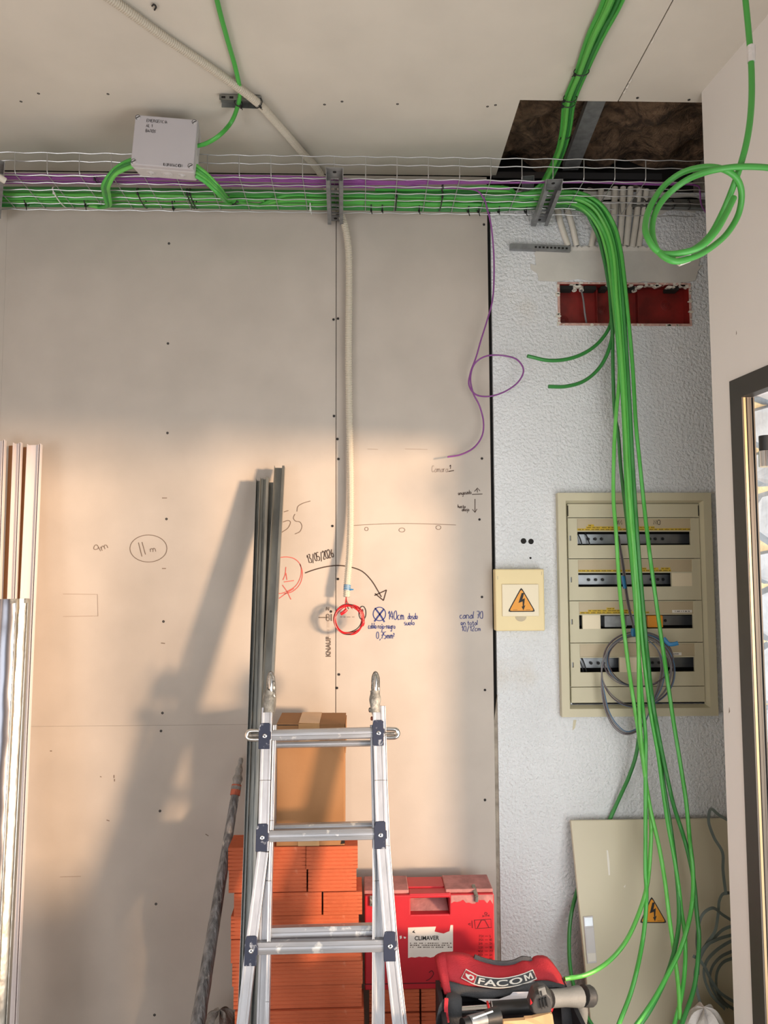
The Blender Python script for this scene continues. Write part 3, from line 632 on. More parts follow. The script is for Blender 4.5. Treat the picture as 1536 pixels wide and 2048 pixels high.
# white corrugated end poking in at the left edge
tag(obj('conduit_end', MB().tube([atY(-40,340,-.42), atY(-10,350,-.40), atY(11,362,-.38)], .010, 12, 6), M['pvc'], smooth=True), 'white conduit end poking in at the left end of the tray', 'conduit')

# ------------------------------------------------------------------ corrugated conduit
def corr(pts, r, name, parent, m='conduit', pitch=.0064, amp=.13):
    base = spline(pts, 10); L = [0]
    for i in range(1, len(base)): L.append(L[-1]+(base[i]-base[i-1]).length)
    n = int(L[-1]/pitch*4); P = []; j = 0
    for i in range(n+1):
        l = L[-1]*i/n
        while j < len(L)-2 and L[j+1] < l: j += 1
        f = (l-L[j])/max(1e-9, L[j+1]-L[j]); P.append(base[j].lerp(base[j+1], min(1, f)))
    return obj(name, MB().tube(P, r, 10, 1, rfun=lambda l, u: r*(1+amp*(1 if int(round(u*n)) % 4 < 2 else -1))), M[m], parent)
RC = .0115
cd = thing('corrugated_conduit', 'ivory corrugated conduit crossing the ceiling and hanging down the plasterboard', 'conduit', atY(698,800,-.03))
corr([atZ(150,-50,ZC-.014), atZ(232,5,ZC-.014), atZ(330,75,ZC-.014), atZ(430,142,ZC-.016), atZ(512,203,ZC-.026), atZ(555,248,ZC-.020), atZ(600,300,ZC-.016), atZ(640,346,ZC-.016), Vector((-.135,-.018,2.975)), Vector((-.108,-.022,2.92)), atY(686,440,-.03), atY(696,490,-.026), atY(698,560,-.022), atY(697,700,-.022), atY(699,850,-.024), atY(701,950,-.026), atY(701,1040,-.03), atY(699,1110,-.04), atY(695,1160,-.05), atY(693,1194,-.055)], RC, 'conduit_pipe', cd)
obj('blue_tape', MB().tube([atY(694.5,1170,-.051), atY(694,1181,-.053)], .0128, 10, 1), M['blue_tape'], cd, label='blue insulating tape')
obj('tape_tail', MB().prism([atY(700,1177,-.062),atY(707,1178,-.064),atY(707,1180,-.064),atY(700,1181,-.062)], (0,.001,0)), M['blue_tape'], cd)
rc = thing('red_wire_coil', 'round coil of red and black wire hanging from the corrugated conduit', 'wire coil', atY(697,1240,-.058))
for i in range(7):
    ang = random.uniform(0, 6); R_ = .049+random.uniform(-.0045,.0035); c = atY(697+random.uniform(-1.5,1.5), 1239+random.uniform(-1.5,1.5), -.058-.0028*i)
    pts = [c+Vector((R_*cos(t)*(1+.03*sin(2*t+ang)), .004*sin(t*2+ang), R_*sin(t)*(1+.04*sin(3*t+ang)))) for t in [2*pi*k/16 for k in range(16)]]
    obj('wire_loop', MB().tube(pts, .0017, 6, 5, closed=True), M['ink' if i in (1,4) else 'red_wire'], rc, smooth=True, label='black wire loop' if i in (1,4) else None)
for i, (dx, m) in enumerate(((0,'ink'),(6,'red_wire'),(-4,'red_wire'))):
    obj('wire_lead', MB().tube([atY(693,1190,-.055), atY(692+dx*.3,1203,-.058), atY(695+dx,1213,-.062), atY(697+dx*1.3,1218,-.064)], .0017, 6, 5), M[m], rc, smooth=True)
obj('wire_wrap', MB().tube([atY(682,1228,-.07),atY(688,1224,-.074),atY(693,1219,-.07)], .006, 8, 4), M['red_wire'], rc, smooth=True)
obj('wire_wrap', MB().tube([atY(724,1238,-.07),atY(727,1244,-.074),atY(725,1251,-.07)], .005, 8, 4), M['red_wire'], rc, smooth=True)
# ceiling strut with ties
st = thing('ceiling_strut', 'small perforated steel strut on the ceiling holding conduit and green cable', 'strut', atZ(483,198,ZC))
a, b = atZ(441,197,ZC-.006), atZ(524,200,ZC-.006)
mb = MB(); mb.bar(a, b, .040, .002, (0,1,0)); mb.bar(a+Vector((0,-.02,-.008)), b+Vector((0,-.02,-.008)), .002, .016, (0,1,0)); mb.bar(a+Vector((0,.02,-.008)), b+Vector((0,.02,-.008)), .002, .016, (0,1,0))
obj('channel', mb, M['galv'], st)
mb = MB()
for k in range(5):
    p = a.lerp(b, .1+.19*k); mb.box((p.x-.006,p.y-.0216,p.z-.012),(p.x+.006,p.y-.0208,p.z-.005))
obj('slots', mb, M['dark'], st)

# ------------------------------------------------------------------ cable ties: ring round a bundle, head and tail
def tie(c, axis, ru, rv, m, label, u=None, head=0.0, tail=.02, w=.0022):
    """closed strap round the axis with radii ru, rv; a head block at angle 'head' and a short tail"""
    ax = Vector(axis).normalized(); uu = Vector(u or (0,0,1)); uu = (uu-ax*uu.dot(ax)).normalized(); vv = ax.cross(uu); c = Vector(c)
    t = thing('cable_tie', label, 'cable tie', c, 'white cable ties' if m == 'white_p' else 'black cable ties')
    pts = [c+uu*cos(k*pi/8)*ru+vv*sin(k*pi/8)*rv for k in range(16)]
    obj('strap', MB().tube(pts, .0016, 6, 3, closed=True, flat=(.0013,w)), M[m], t, smooth=True)
    p = c+uu*cos(head)*ru+vv*sin(head)*rv; d = (p-c).normalized()
    mb = MB(); mb.bar(p-d*.001, p+d*.006, .007, .006, ax); mb.bar(p+d*.002, p+d*(.006+tail)+ax*tail*.3, .003, .0014, ax)
    obj('head', mb, M[m], t)
TT = [(53,403,'black','black cable tie on the tray at the far left end'),(124,402,'white_p','white cable tie with a long tail, between the left end and the hook of cables'),(172,404,'black','black cable tie just left of the hook of green cables'),
      (291,410,'black','black cable tie under the left half of the junction box'),(352,419,'black','small black cable tie under the right half of the junction box'),(387,412,'black','black cable tie just right of the junction box, left of a pair'),(393,413,'black','black cable tie just right of the junction box, right of a pair'),
      (622,420,'white_p','white cable tie just left of the bracket above the conduit'),(742,425,'black','black cable tie first to the right of the conduit bracket'),(764,421,'black','black cable tie second to the right of the conduit bracket'),(791,415,'black','black cable tie crossing the whole bundle, third right of the conduit bracket'),
      (836,428,'black','black cable tie low on the tray edge, fourth right of the conduit bracket'),(880,413,'black','black cable tie just below the purple tie, fifth right of the conduit bracket'),(932,430,'black','black cable tie left of the dangling purple cable'),(953,427,'black','black cable tie nearest left of the dangling purple cable'),(992,430,'black','black cable tie above the plasterboard edge, right of the purple cable'),(1045,431,'black','black cable tie just left of the askew bracket')]
for i, (x, y, m, lab) in enumerate(TT):
    p = atZ(x, y, ZT+.008); yc = -.125 if i in (0,1,3,5,10,12) else p.y
    rv = .066 if i in (1,3,5,6,10,12) else .022
    tie((p.x, min(-.09, max(-.19, p.y)) if rv < .03 else -.128, ZT+.012), (1,0,0), .017, rv, m, lab, head=pi*(.72 if rv > .03 else .95)*(1), tail=random.uniform(.004,.016))
for x, y, lab, r_ in ((1163,143,'black cable tie highest on the ceiling bundle',.028),(1140,196,'black cable tie at the edge of the ceiling opening, upper of two close together',.026),(1137,207,'black cable tie at the edge of the ceiling opening, lower of two close together',.026),(1132,270,'black cable tie round the ceiling bundle over the brown wool, upper one',.020),(1123,299,'black cable tie round the ceiling bundle over the brown wool, lower one',.018),(1100,347,'black cable tie round the ceiling bundle just above the askew bracket',.019)):
    tie(atZ(x, y, ZC-.020), (atZ(1131,262,ZC-.022)-atZ(1163,143,ZC-.022)), .013, r_*.78, 'black', lab, u=(0,0,-1), head=.9, tail=.006)
tie(atZ(452,388,ZT+.03), Vector((.6,.7,-.5)), .022, .030, 'black', 'black cable tie on the cables right of the junction box, upper one', head=2.4, tail=.006)
tie(atZ(470,400,ZT+.02), Vector((.7,.65,-.3)), .020, .030, 'black', 'black cable tie on the cables right of the junction box, lower one', head=2.4, tail=.006)
tie(atZ(213,391,ZT+.034), Vector((.2,.4,-.9)), .022, .024, 'white_p', 'white cable tie on the hook of cables left of the box, upper one', head=3.4, tail=.004)
tie(atZ(215,403,ZT+.022), Vector((.2,.4,-.9)), .022, .026, 'white_p', 'white cable tie on the hook of cables left of the box, lower one', head=3.4, tail=.012)
tie(atZ(516,206,ZC-.026), (atZ(555,248,ZC-.02)-atZ(430,142,ZC-.016)), .0155, .0155, 'black', 'black cable tie holding the conduit to the ceiling strut', head=2.6, tail=.008)
tie(atZ(477,206,ZC-.026), (atZ(462,245,ZC-.045)-atZ(480,185,ZC-.022)), .012, .012, 'black', 'black cable tie holding the green cable to the ceiling strut', head=2.6, tail=.006)
tie(atZ(192,357,ZT+.008), (1,0,0), .010, .020, 'black', 'small black cable tie on the purple cables near the left end', head=2.6, tail=.002)
tie(atZ(885,374,ZT+.008), (1,0,0), .010, .020, 'black', 'small black cable tie on the purple cables left of their dangling loop', head=2.6, tail=.004)

# ------------------------------------------------------------------ junction box on the tray
def jbox():
    o = atY(329,285,-.415)
    t = thing('junction_box', 'grey plastic junction box with hand lettering, fixed on the front of the tray', 'junction box', o)
    ca, sa = cos(radians(-4.2)), sin(radians(-4.2)); ex = Vector((ca,0,sa)); ez = Vector((-sa,0,ca)); ey = Vector((0,1,0))
    w, h, D = .0985, .0820, .082
    def pt(x, y, z): return o+ex*x+ey*y+ez*z
    body = MB(); q0 = [pt(-w,.014,-h),pt(w,.014,-h),pt(w,.014,h),pt(-w,.014,h)]; k = .93
    body.hexa(q0, [pt(-w*k,D,-h*k),pt(w*k,D,-h*k),pt(w*k,D,h*k),pt(-w*k,D,h*k)])
    b = obj('body', body, M['box_grey'], t, bevel=.006, bseg=3)
    lid = obj('lid', MB().hexa([pt(-w*.99,-.004,-h*.99),pt(w*.99,-.004,-h*.99),pt(w*.99,-.004,h*.99),pt(-w*.99,-.004,h*.99)], [pt(-w*1.005,.012,-h*1.005),pt(w*1.005,.012,-h*1.005),pt(w*1.005,.012,h*1.005),pt(-w*1.005,.012,h*1.005)]), M['lid_grey'], t, bevel=.003)
    for sx in (-1, 1):
        for sz in (-1, 1):
            p = pt(sx*(w-.010), -.004, sz*(h-.010))
            s_ = obj('lid_screw', MB().lathe(p, (0,-1,0), [(-.002,.0085),(.0015,.0085),(.0015,.0066),(.0004,.0062),(.0010,.0052),(.0012,.001)], 16), M['box_grey'], t, smooth=True)
            mb = MB(); mb.bar(p+Vector((-.005,-.0016,-.0028)), p+Vector((.005,-.0016,.0028)), .001, .0022, (0,1,0)); obj('screw_slot', mb, M['ink'], s_)
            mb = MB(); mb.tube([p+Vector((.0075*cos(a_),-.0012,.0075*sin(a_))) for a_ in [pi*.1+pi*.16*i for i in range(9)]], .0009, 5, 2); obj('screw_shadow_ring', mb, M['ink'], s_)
    for x, r in ((-.048,.013),(.004,.019),(.052,.013)):
        g = obj('cable_entry', MB().lathe(pt(x,.044,-h*.965), -ez, [(-.004,r),(.0015,r),(.0025,r*.82),(.0025,r*.75),(.0015,r*.70),(.0035,r*.58),(.0035,r*.5),(.0022,r*.46),(.004,r*.3),(.004,.001)], 18), M['box_grey'], t, smooth=True)
    for z in (-.03,.03): obj('cable_entry', MB().lathe(pt(w*.965,.044,z), ex, [(-.004,.016),(.002,.016),(.003,.012),(.003,.009),(.004,.007),(.004,.001)], 16), M['box_grey'], t, smooth=True)
    for z in (-.035,.03): obj('cable_entry', MB().lathe(pt(-w*.965,.044,z), -ex, [(-.004,.016),(.002,.016),(.003,.012),(.003,.009),(.004,.007),(.004,.001)], 16), M['box_grey'], t, smooth=True)
    for txt, x, z, hh in (('EMERGENCIA',-.060,.060,.0095),('AL 1',-.060,.0435,.0095),('BAÑOS',-.060,.0265,.0095),('ILUMINACIÓN',.003,-.078,.0090)):
        mb = MB(); wd = .0385/.0095*hh
        for s_ in strokes(txt, hh): mb.ribbon([pt(x+a_*.76, -.0047, z+b_) for a_, b_ in s_], .0014)
        obj('lettering', mb, M['ink'], t, label='black hand lettering on the lid')
jbox()

# ------------------------------------------------------------------ writing on the boards
def write(text, px, py, hpx, m, w=.0024, slope=0.0, sx=1.0, Y=-.0011, name='handwriting', label=None, par=None):
    mb = MB(); ca, sa = cos(slope), sin(slope)
    for st_ in strokes(text, hpx):
        P2 = [(px+(a_*sx)*ca+b_*sa, py+(a_*sx)*sa-b_*ca) for a_, b_ in st_]
        mb.ribbon([atY(x, y, Y) for x, y in P2], w, smooth=3)
    return obj(name, mb, M[m], par or wall, label=label)
def draw(lines, m, w=.0026, Y=-.0010, label=None, name='drawn_mark', smooth=4):
    mb = MB()
    for l in lines: mb.ribbon([atY(x, y, Y) for x, y in l], w, smooth=smooth)
    return obj(name, mb, M[m], wall, label=label)
def ell(cx, cy, rx, ry, n=20, a0=0.0, a1=2*pi): return [(cx+rx*cos(a0+(a1-a0)*i/n), cy+ry*sin(a0+(a1-a0)*i/n)) for i in range(n+1)]
write('13/05/2026', 617, 1126, 16, 'marker', .0026, slope=-.24, sx=.37, label='date in brown marker beside the conduit')
draw([[(610,1146),(630,1139),(655,1133),(680,1131),(705,1135),(725,1143),(743,1161),(755,1180),(763,1194)],[(749,1191),(773,1180)],[(773,1180),(767,1201)],[(767,1201),(750,1187)]], 'marker', .0038, label='curved arrow in brown marker')
draw([ell(759,1228,12.5,13.5)], 'marker_b', .0030, label='blue circle'); draw([[(750,1216),(762,1232),(769,1244)],[(768,1218),(757,1232),(749,1243)]], 'marker_b', .0055, label='blue cross in the circle')
write('140cm', 777, 1239, 17, 'marker_b', .0026, sx=.44, label='blue writing'); write('desde', 816, 1238, 12, 'marker_b', .0021, sx=.37, label='blue writing'); write('suelo', 809, 1250, 10, 'marker_b', .0021, sx=.52, slope=-.02)
write('cable rojo-negro', 737, 1257, 11, 'marker_b', .0021, sx=.38, label='blue writing'); write('0,75mm²', 753, 1277, 13, 'marker_b', .0022, sx=.47, label='blue writing')
write('canal 70', 920, 1237, 14, 'marker_b', .0022, sx=.52, label='blue-grey writing'); write('en total', 922, 1250, 10, 'marker_b', .0020, sx=.54); write('10/12cm', 924, 1262, 10, 'marker_b', .0020, sx=.66)
write('enyesado', 917, 990, 8, 'marker', .0018, sx=.45, slope=-.1); draw([[(944,989),(965,988)],[(955,985),(954,977)],[(949,983),(955,976),(960,982)]], 'marker', .0024, smooth=1)
write('hasta', 916, 1016, 7, 'marker', .0018, sx=.5); write('abajo', 924, 1022, 7, 'marker', .0018, sx=.5); draw([[(950,998),(950,1025)],[(945,1019),(950,1025),(954,1018)]], 'marker', .0026, smooth=1)
write('Camara', 864, 944, 13, 'pencil_l', .0018, sx=.46); write('1', 899, 938, 8, 'marker', .002); draw([[(897,943),(908,941)]], 'marker', .003, smooth=1)
draw([ell(297,1097,37,27)], 'pencil', .0024, label='pencil circle'); draw([[(277,1085),(284,1113)],[(284,1084),(291,1109)]], 'pencil', .0026, smooth=1); write('m', 301, 1104, 13, 'pencil', .0022, sx=1.0, slope=-.1)
write('9m', 192, 1107, 15, 'pencil', .0024, sx=1.0, slope=-.45)
draw([[(568,1024),(577,1021)],[(566,1044),(577,1041),(581,1044),(576,1056),(563,1065)],[(621,1002),(605,1007),(596,1013),(594,1023)],[(590,1028),(587,1036),(591,1042),(600,1044),(604,1052),(600,1063),(590,1068)]], 'pencil', .0024, label='pencil figure 55')
draw([[(540,1135),(548,1120),(568,1114),(588,1117),(601,1130),(602,1150),(593,1170),(578,1181),(560,1187),(545,1182)],[(600,1128),(605,1145),(600,1168),(585,1183),(568,1188)],[(572,1134),(570,1150),(566,1160)],[(572,1146),(574,1160)],[(568,1164),(588,1161)],[(565,1170),(574,1183),(582,1199)],[(558,1197),(572,1187),(588,1177)]], 'marker_r', .0028, label='red circled number with a cross')
draw([ell(725,1226,7,13.5)], 'ink', .0032, label='black circled number one'); write('1', 722, 1233, 15, 'ink', .0026, sx=.8)
draw([[(637,1235),(655,1235)],[(663,1228),(663,1242)]], 'stamp', .0035, smooth=1); draw([ell(656,1232,3,3.6),ell(656,1238,3.2,3.6)], 'stamp', .0024); write('N', 653, 1221, 7, 'stamp', .0022)
draw([[(680,1234),(684,1234)],[(687,1234),(691,1234)],[(694,1234),(701,1234)],[(704,1234),(709,1234)]], 'stamp', .0016, smooth=1)
draw([[(706,1051),(740,1049),(800,1047),(860,1048),(912,1050)],ell(733,1058,3.5,3.5,10),ell(804,1060,6,4,10),ell(877,1055,5,4,10)], 'pencil', .0019, label='pencil line with small rings')
draw([[(735,898),(756,899)],[(810,898),(855,899)],[(126,1188),(195,1189)],[(126,1233),(196,1232)],[(195,1189),(196,1232)],[(120,1754),(162,1753)]], 'pencil_l', .0016, smooth=1)
draw([[(200,1553),(203,1554)],[(228,1550),(228,1556)],[(229,1558),(229,1563)],[(324,1137),(332,1137)],[(324,996),(334,996)],[(322,1286),(330,1287)],[(100,1502),(104,1502)],[(213,1640),(219,1642)],[(411,1668),(417,1672)]], 'pencil', .003, smooth=1)
def vtext(body, px, py, size, m, bold=0.0):
    o = atY(px, py, -.0012)
    obj('printed_lettering', text_mb(body, size, lambda x, y: o+Vector((-y,0,x)), bold=bold), M[m], wall, label='printed maker lettering reading upward')
vtext('KNAUF', 661, 1314, .0215, 'stamp', .0009); 
mb = MB()
for k in range(22):
    p = atY(656.5, 1289-2.7*k, -.0011); 
    if k % 7 != 5: mb.ribbon([p+Vector((-.004,0,0)), p+Vector((.004,0,random.uniform(-.001,.001)))], .0014)
obj('printed_lettering', mb, M['pencil_l'], wall, kind='stuff')
draw([[(308,10),(312,13),(310,18)],[(306,14),(308,20)]], 'ink', .004, Y=-1) if False else None
# hook of wire and drips on the ceiling
mb = MB(); mb.tube([atZ(304,12,ZC-.003), atZ(308,9,ZC-.006), atZ(312,13,ZC-.006), atZ(309,20,ZC-.003)], .0022, 6, 5)
tag(obj('wire_hook', mb, M['ink'], smooth=True), 'tiny black wire hook stuck in the ceiling near the top edge', 'hook')

# ------------------------------------------------------------------ white rigid pipes and rails on the textured wall
pipes = [([(1102,372),(1112,402),(1121,445),(1136,492)],'first white pipe from the left, under the tray'),([(1118,372),(1131,410),(1144,450),(1153,492)],'second white pipe from the left, under the tray'),([(1202,380),(1197,425),(1190,458),(1182,494)],'white pipe partly behind the green cables, leaning left'),
         ([(1230,375),(1228,425),(1224,488)],'white pipe just right of the green bundle'),([(1246,375),(1244,425),(1239,489)],'second white pipe right of the green bundle'),([(1261,375),(1258,425),(1252,492)],'third white pipe right of the green bundle'),([(1279,378),(1274,425),(1264,495)],'fourth white pipe right of the green bundle'),([(1293,380),(1287,430),(1277,494)],'fifth white pipe right of the green bundle')]
for pl_, lab in pipes:
    pts = [atY(x, y, -.016+.010*(i == len(pl_)-1)) for i, (x, y) in enumerate(pl_)]
    tag(obj('rigid_pipe', MB().tube(pts, .0112, 12, 8), M['pvc'], smooth=True, loc=pts[-1]), lab, 'pipe', 'white pipes coming out of the wall')
a, b = atY(1020,494,-.010), atY(1140,499,-.010)
rl = thing('wall_rail', 'galvanised perforated rail on the white wall left of the pipes', 'rail', a)
obj('channel', MB().bar(a, b, .020, .020, (0,0,1)), M['galv_dull'], rl)
mb = MB()
for k in range(9):
    p = a.lerp(b, .42+.064*k); mb.box((p.x-.004,p.y-.0106,p.z-.004),(p.x+.004,p.y-.0100,p.z+.003))
obj('slots', mb, M['dark'], rl)
a, b = atY(1260,407,-.014), atY(1412,411,-.014)
rl = thing('wall_rail', 'pale metal rail behind the tray holding the white pipes', 'rail', a)
obj('channel', MB().bar(a, b, .034, .022, (0,0,1)), M['galv'], rl)
obj('lip', MB().bar(a+Vector((0,-.012,-.016)), b+Vector((0,-.012,-.016)), .004, .012, (0,0,1)), M['galv'], rl)
for k, x in enumerate((1290,1377,1345)):
    tie(atY(x,409,-.028), (1,0,.15), .018, .012, 'black', ('black cable tie on the pale rail, nearest the pipes','black cable tie on the pale rail, nearest the white wall','black cable tie on the pale rail, middle one')[k], head=1.5+.2*k, tail=.010)
# plaster lip where the pipes enter the wall
mb = MB(); x = atY(1105,497,0).x; xe = atY(1300,497,0).x; z = atY(1200,497,0).z
while x < xe:
    w = random.uniform(.015,.04); mb.prism([(x,-.001,z-.012),(x+w,-.001,z-.014),(x+w,-.012,z-.004),(x+w*.6,-.016,z+random.uniform(-.002,.006)),(x+.004,-.012,z-.002)], (0,0,.004)); x += w*.85
obj('plaster_lip', mb, M['smooth_plaster'], wall, kind='stuff')
mb = MB()
for hx, hy, r_ in ((1047,1082,.0105),(1062,1083,.0100),(1061,1116,.004)):
    mb.lathe(atY(hx,hy,-.0005), (0,-1,0), [(0,r_),(.0008,r_*.95),(.0004,.0002)], 12)
obj('drill_hole', mb, M['dark'], wall)
obj('yellow_smear', MB().prism([atY(x,y,-.001) for x,y in ((1147,1440),(1153,1440),(1150,1456),(1145,1461))], (0,.001,0)), M['cream'], wall)

# ------------------------------------------------------------------ red flush box
def redbox():
    x0, x1, z0, z1 = RB; t = thing('flush_box', 'long red flush-mounting box sunk in the white wall', 'electrical box', ((x0+x1)/2,0,z0))
    e = .004
    obj('back_plate', MB().box((x0,.046,z0),(x1,.050,z1)), M['red_box'], t)
    obj('rim', MB().plate(x0-e, x1+e, z0-e, z1+e, -.003, .046, [(x0+.002, x1-.002, z0+.002, z1-.002)]), M['red_box'], t)
    obj('plaster_rim', MB().plate(x0-.007, x1+.007, z0-.007, z1+.006, -.0042, .001, [(x0+.001, x1-.001, z0+.001, z1-.001)]), M['rim_pink'], t)
    W_ = x1-x0
    for f in (.30,.62): obj('divider', MB().box((x0+W_*f,.022,z0),(x0+W_*f+.003,.046,z1)), M['red_box'], t)
    for fx, fz, r_ in ((.055,.18,.017),(.86,.58,.019),(.36,.45,.016)):
        p = Vector((x0+W_*fx,.0455,z0+(z1-z0)*fz)); mb = MB()
        for k in range(3): mb.tube([p+Vector((cos(a_)*r_*(1-.3*k),0,sin(a_)*r_*(1-.3*k))) for a_ in [2*pi*i/14 for i in range(14)]], .0012, 5, 2, closed=True)
        obj('knockout', mb, M['red_box'], t)
    for fx, w in ((.01,.10),(.20,.09),(.33,.05),(.55,.04),(.84,.09)):
        obj('opening', MB().box((x0+W_*fx,.006,z1-.017),(x0+W_*(fx+w),.0452,z1-.0035)), M['dark'], t)
    for fx, r_ in ((.125,.009),(.18,.009),(.59,.010)):
        p = Vector((x0+W_*fx,.02,z1-.004)); obj('conduit_stub', MB().lathe(p, (0,-.35,-1), [(0,r_),(.016,r_),(.016,r_*.7),(.004,r_*.6)], 12), M['pvc'], t, smooth=True)
    obj('grey_cable', MB().tube([(x0+W_*.18,.02,z1-.012),(x0+W_*.19,.012,z1-.05),(x0+W_*.20,.010,z0+.04),(x0+W_*.225,.03,z0+.004)], .0035, 8, 6), M['grey_wire'], t, smooth=True, label='grey cable')
    mb = MB()
    for k in range(46):
        if random.random() < .62: x = random.uniform(x0-.008, x1+.008); z = random.choice((z0-.005, z1+.003)); 
        else: x = random.choice((x0-.006, x1+.004)); z = random.uniform(z0, z1)
        r_ = random.uniform(.003,.009); mb.prism([(x+cos(a_)*r_*random.uniform(.6,1.5),-.0045,z+sin(a_)*r_*random.uniform(.4,.9)) for a_ in [2*pi*i/6 for i in range(6)]], (0,.006,0))
    for k in range(26):
        x = random.uniform(x0, x1); z = z1+random.uniform(-.010,.003); r_ = random.uniform(.005,.013); mb.prism([(x+cos(a_)*r_*random.uniform(.7,1.6),-.0040,z+sin(a_)*r_*random.uniform(.4,.7)) for a_ in [2*pi*i/7 for i in range(7)]], (0,.016,0))
    obj('plaster_crumbs', mb, M['pvc'], t, kind='stuff')
redbox()

# ------------------------------------------------------------------ distribution board
def pan(x, y, Y=-.012): return atY(x, y, Y)
def board_panel():
    a, b = atY(1113,987,-.03), atY(1421,984,-.03); c, d = atY(1127,1436,-.03), atY(1438,1430,-.03)
    X0, X1, Z0, Z1 = (a.x+c.x)/2, (b.x+d.x)/2, (c.z+d.z)/2, (a.z+b.z)/2
    t = thing('distribution_board', 'large cream distribution board with empty breaker rows behind green cables', 'electrical panel', ((X0+X1)/2,0,Z0))
    fw = .047; yF = -.030
    # mitred frame: sloping inward
    def fr(p, q, pi_, qi, nm):
        mb = MB(); v = [Vector((p[0],yF,p[1])),Vector((q[0],yF,q[1])),Vector((qi[0],yF,qi[1])),Vector((pi_[0],yF,pi_[1]))]
        i2 = lambda o_, i_: Vector((i_[0]+(i_[0]-o_[0])*.35, -.004, i_[1]+(i_[1]-o_[1])*.35))
        u, w = i2(q, qi), i2(p, pi_)
        mb.add([Vector((p[0],0,p[1])),Vector((q[0],0,q[1]))]+v+[u, w], [(0,1,3,2),(2,3,4,5),(5,4,6,7)])
        obj('frame_side', mb, M['cream'], t)
    g = .028; O = [(X0,Z0),(X1,Z0),(X1,Z1),(X0,Z1)]; I = [(X0+g,Z0+g),(X1-g,Z0+g),(X1-g,Z1-g),(X0+g,Z1-g)]
    for k in range(4): fr(O[k], O[(k+1) % 4], I[k], I[(k+1) % 4], k)
    x0, x1, z0, z1 = X0+.0385, X1-.0385, Z0+.046, Z1-.0385
    obj('enclosure', MB().box((x0-.004,.085,z0-.004),(x1+.004,.09,z1+.004)), M['dark'], t)
    yC = -.012; yB = -.002
    H = z1-z0; rows = [1.0,.929,.720,.508,.297,.078,0.0]; Z = [z0+H*r for r in rows]
    W_ = x1-x0; fx = lambda f: x0+W_*f
    obj('blank_cover', MB().plate(x0, x1, Z[1]+.001, Z[0], yC, yB, [(fx(.495), fx(.515), Z[1]+.010, Z[1]+.0135)]), M['cream'], t, bevel=.001)
    obj('blank_cover', MB().plate(x0, x1, Z[6], Z[5]-.001, yC, yB), M['cream'], t, bevel=.001)
    slots = [[(.072,.930)],[(.072,.775)],[(.072,.095),(.232,.930)],[(.072,.365),(.590,.930)]]
    for r in range(4):
        top, bot = Z[1+r]-.001, Z[2+r]+.001; h = top-bot
        zs0, zs1 = bot+h*.33, bot+h*.66
        holes = [(fx(a_), fx(b_), zs0, zs1) for a_, b_ in slots[r]]
        win = (fx(.072), fx(.935), zs1+.004, top-.003)
        lt = (x0+.006, x0+.011, (zs0+zs1)/2-.008, (zs0+zs1)/2+.010)
        rc_ = obj('row_cover', MB().plate(x0, x1, bot, top, yC, yB, holes+[win, lt]), M['cream'], t, bevel=.0008)
        obj('label_window', MB().box((win[0],yC+.003,win[2]),(win[1],yB,win[3])), M['cream_d'], rc_)
        if r in (2, 3):
            obj('blank_insert', MB().plate(fx(.097) if r == 2 else fx(.368), fx(.230) if r == 2 else fx(.588), zs0, zs1, yC-.001, yC+.002), M['beige_lt'], rc_)
        if r == 1: obj('blank_insert', MB().plate(fx(.779), fx(.930), zs0+.001, zs1-.001, yC-.001, yC+.002), M['beige_lt'], rc_)
        dr = obj('din_rail', MB().sweep([(-.0175,0),(-.0175,-.003),(-.0125,-.003),(-.0125,-.0075),(.0125,-.0075),(.0125,-.003),(.0175,-.003),(.0175,0)], (x0+.01,.05,(zs0+zs1)/2), (x1-.01,.05,(zs0+zs1)/2), (0,0,1)), M['rail'], t)
        mb = MB()
        for f in (.08,.19,.24,.29,.66,.71,.76):
            mb.lathe((fx(f)+random.uniform(-.004,.004),.0420,(zs0+zs1)/2), (0,-1,0), [(0,.0055),(.0012,.005),(.001,.001)], 10)
        obj('rail_screws', mb, M['black'], dr)
        for f in ((.10,.16,.38) if r == 0 else (.085,.11) if r == 3 else ()): obj('loose_wire', MB().tube([(fx(f),.045,zs1+.004),(fx(f+.02),.035,(zs0+zs1)/2),(fx(f+.035),.03,zs0-.006)], .0022, 6, 4), M['black'], t, smooth=True)
        # yellow label strips with tiny print
        yl = {0: [(.074,.93,0),(.14,.30,1),(.155,.20,2),(.30,.40,1),(.47,.66,1)], 1: [(.074,.775,0),(.52,.59,1),(.63,.68,1),(.70,.77,1)], 2: [(.08,.48,0),(.14,.47,1),(.28,.34,2),(.49,.60,0)], 3: []}[r]
        for a_, b_, lv in yl:
            zb = win[2]+.0010+lv*.0072; ll = obj('label_strip', MB().box((fx(a_),yC+.0018,zb),(fx(b_),yC+.0032,zb+.0068)), M['yellow'], rc_)
            mb = MB(); x = fx(a_)+.003
            while x < fx(b_)-.006:
                w = random.uniform(.006,.016); w = min(w, fx(b_)-.002-x)
                k = x
                while k < x+w: mb.box((k,yC+.0015,zb+.0018),(k+.0013,yC+.0018,zb+.0018+random.choice((.0032,.0026,.0034)))); k += .0021
                x += w+random.uniform(.003,.008)
            obj('tiny_print', mb, M['ink'], rc_, kind='stuff')
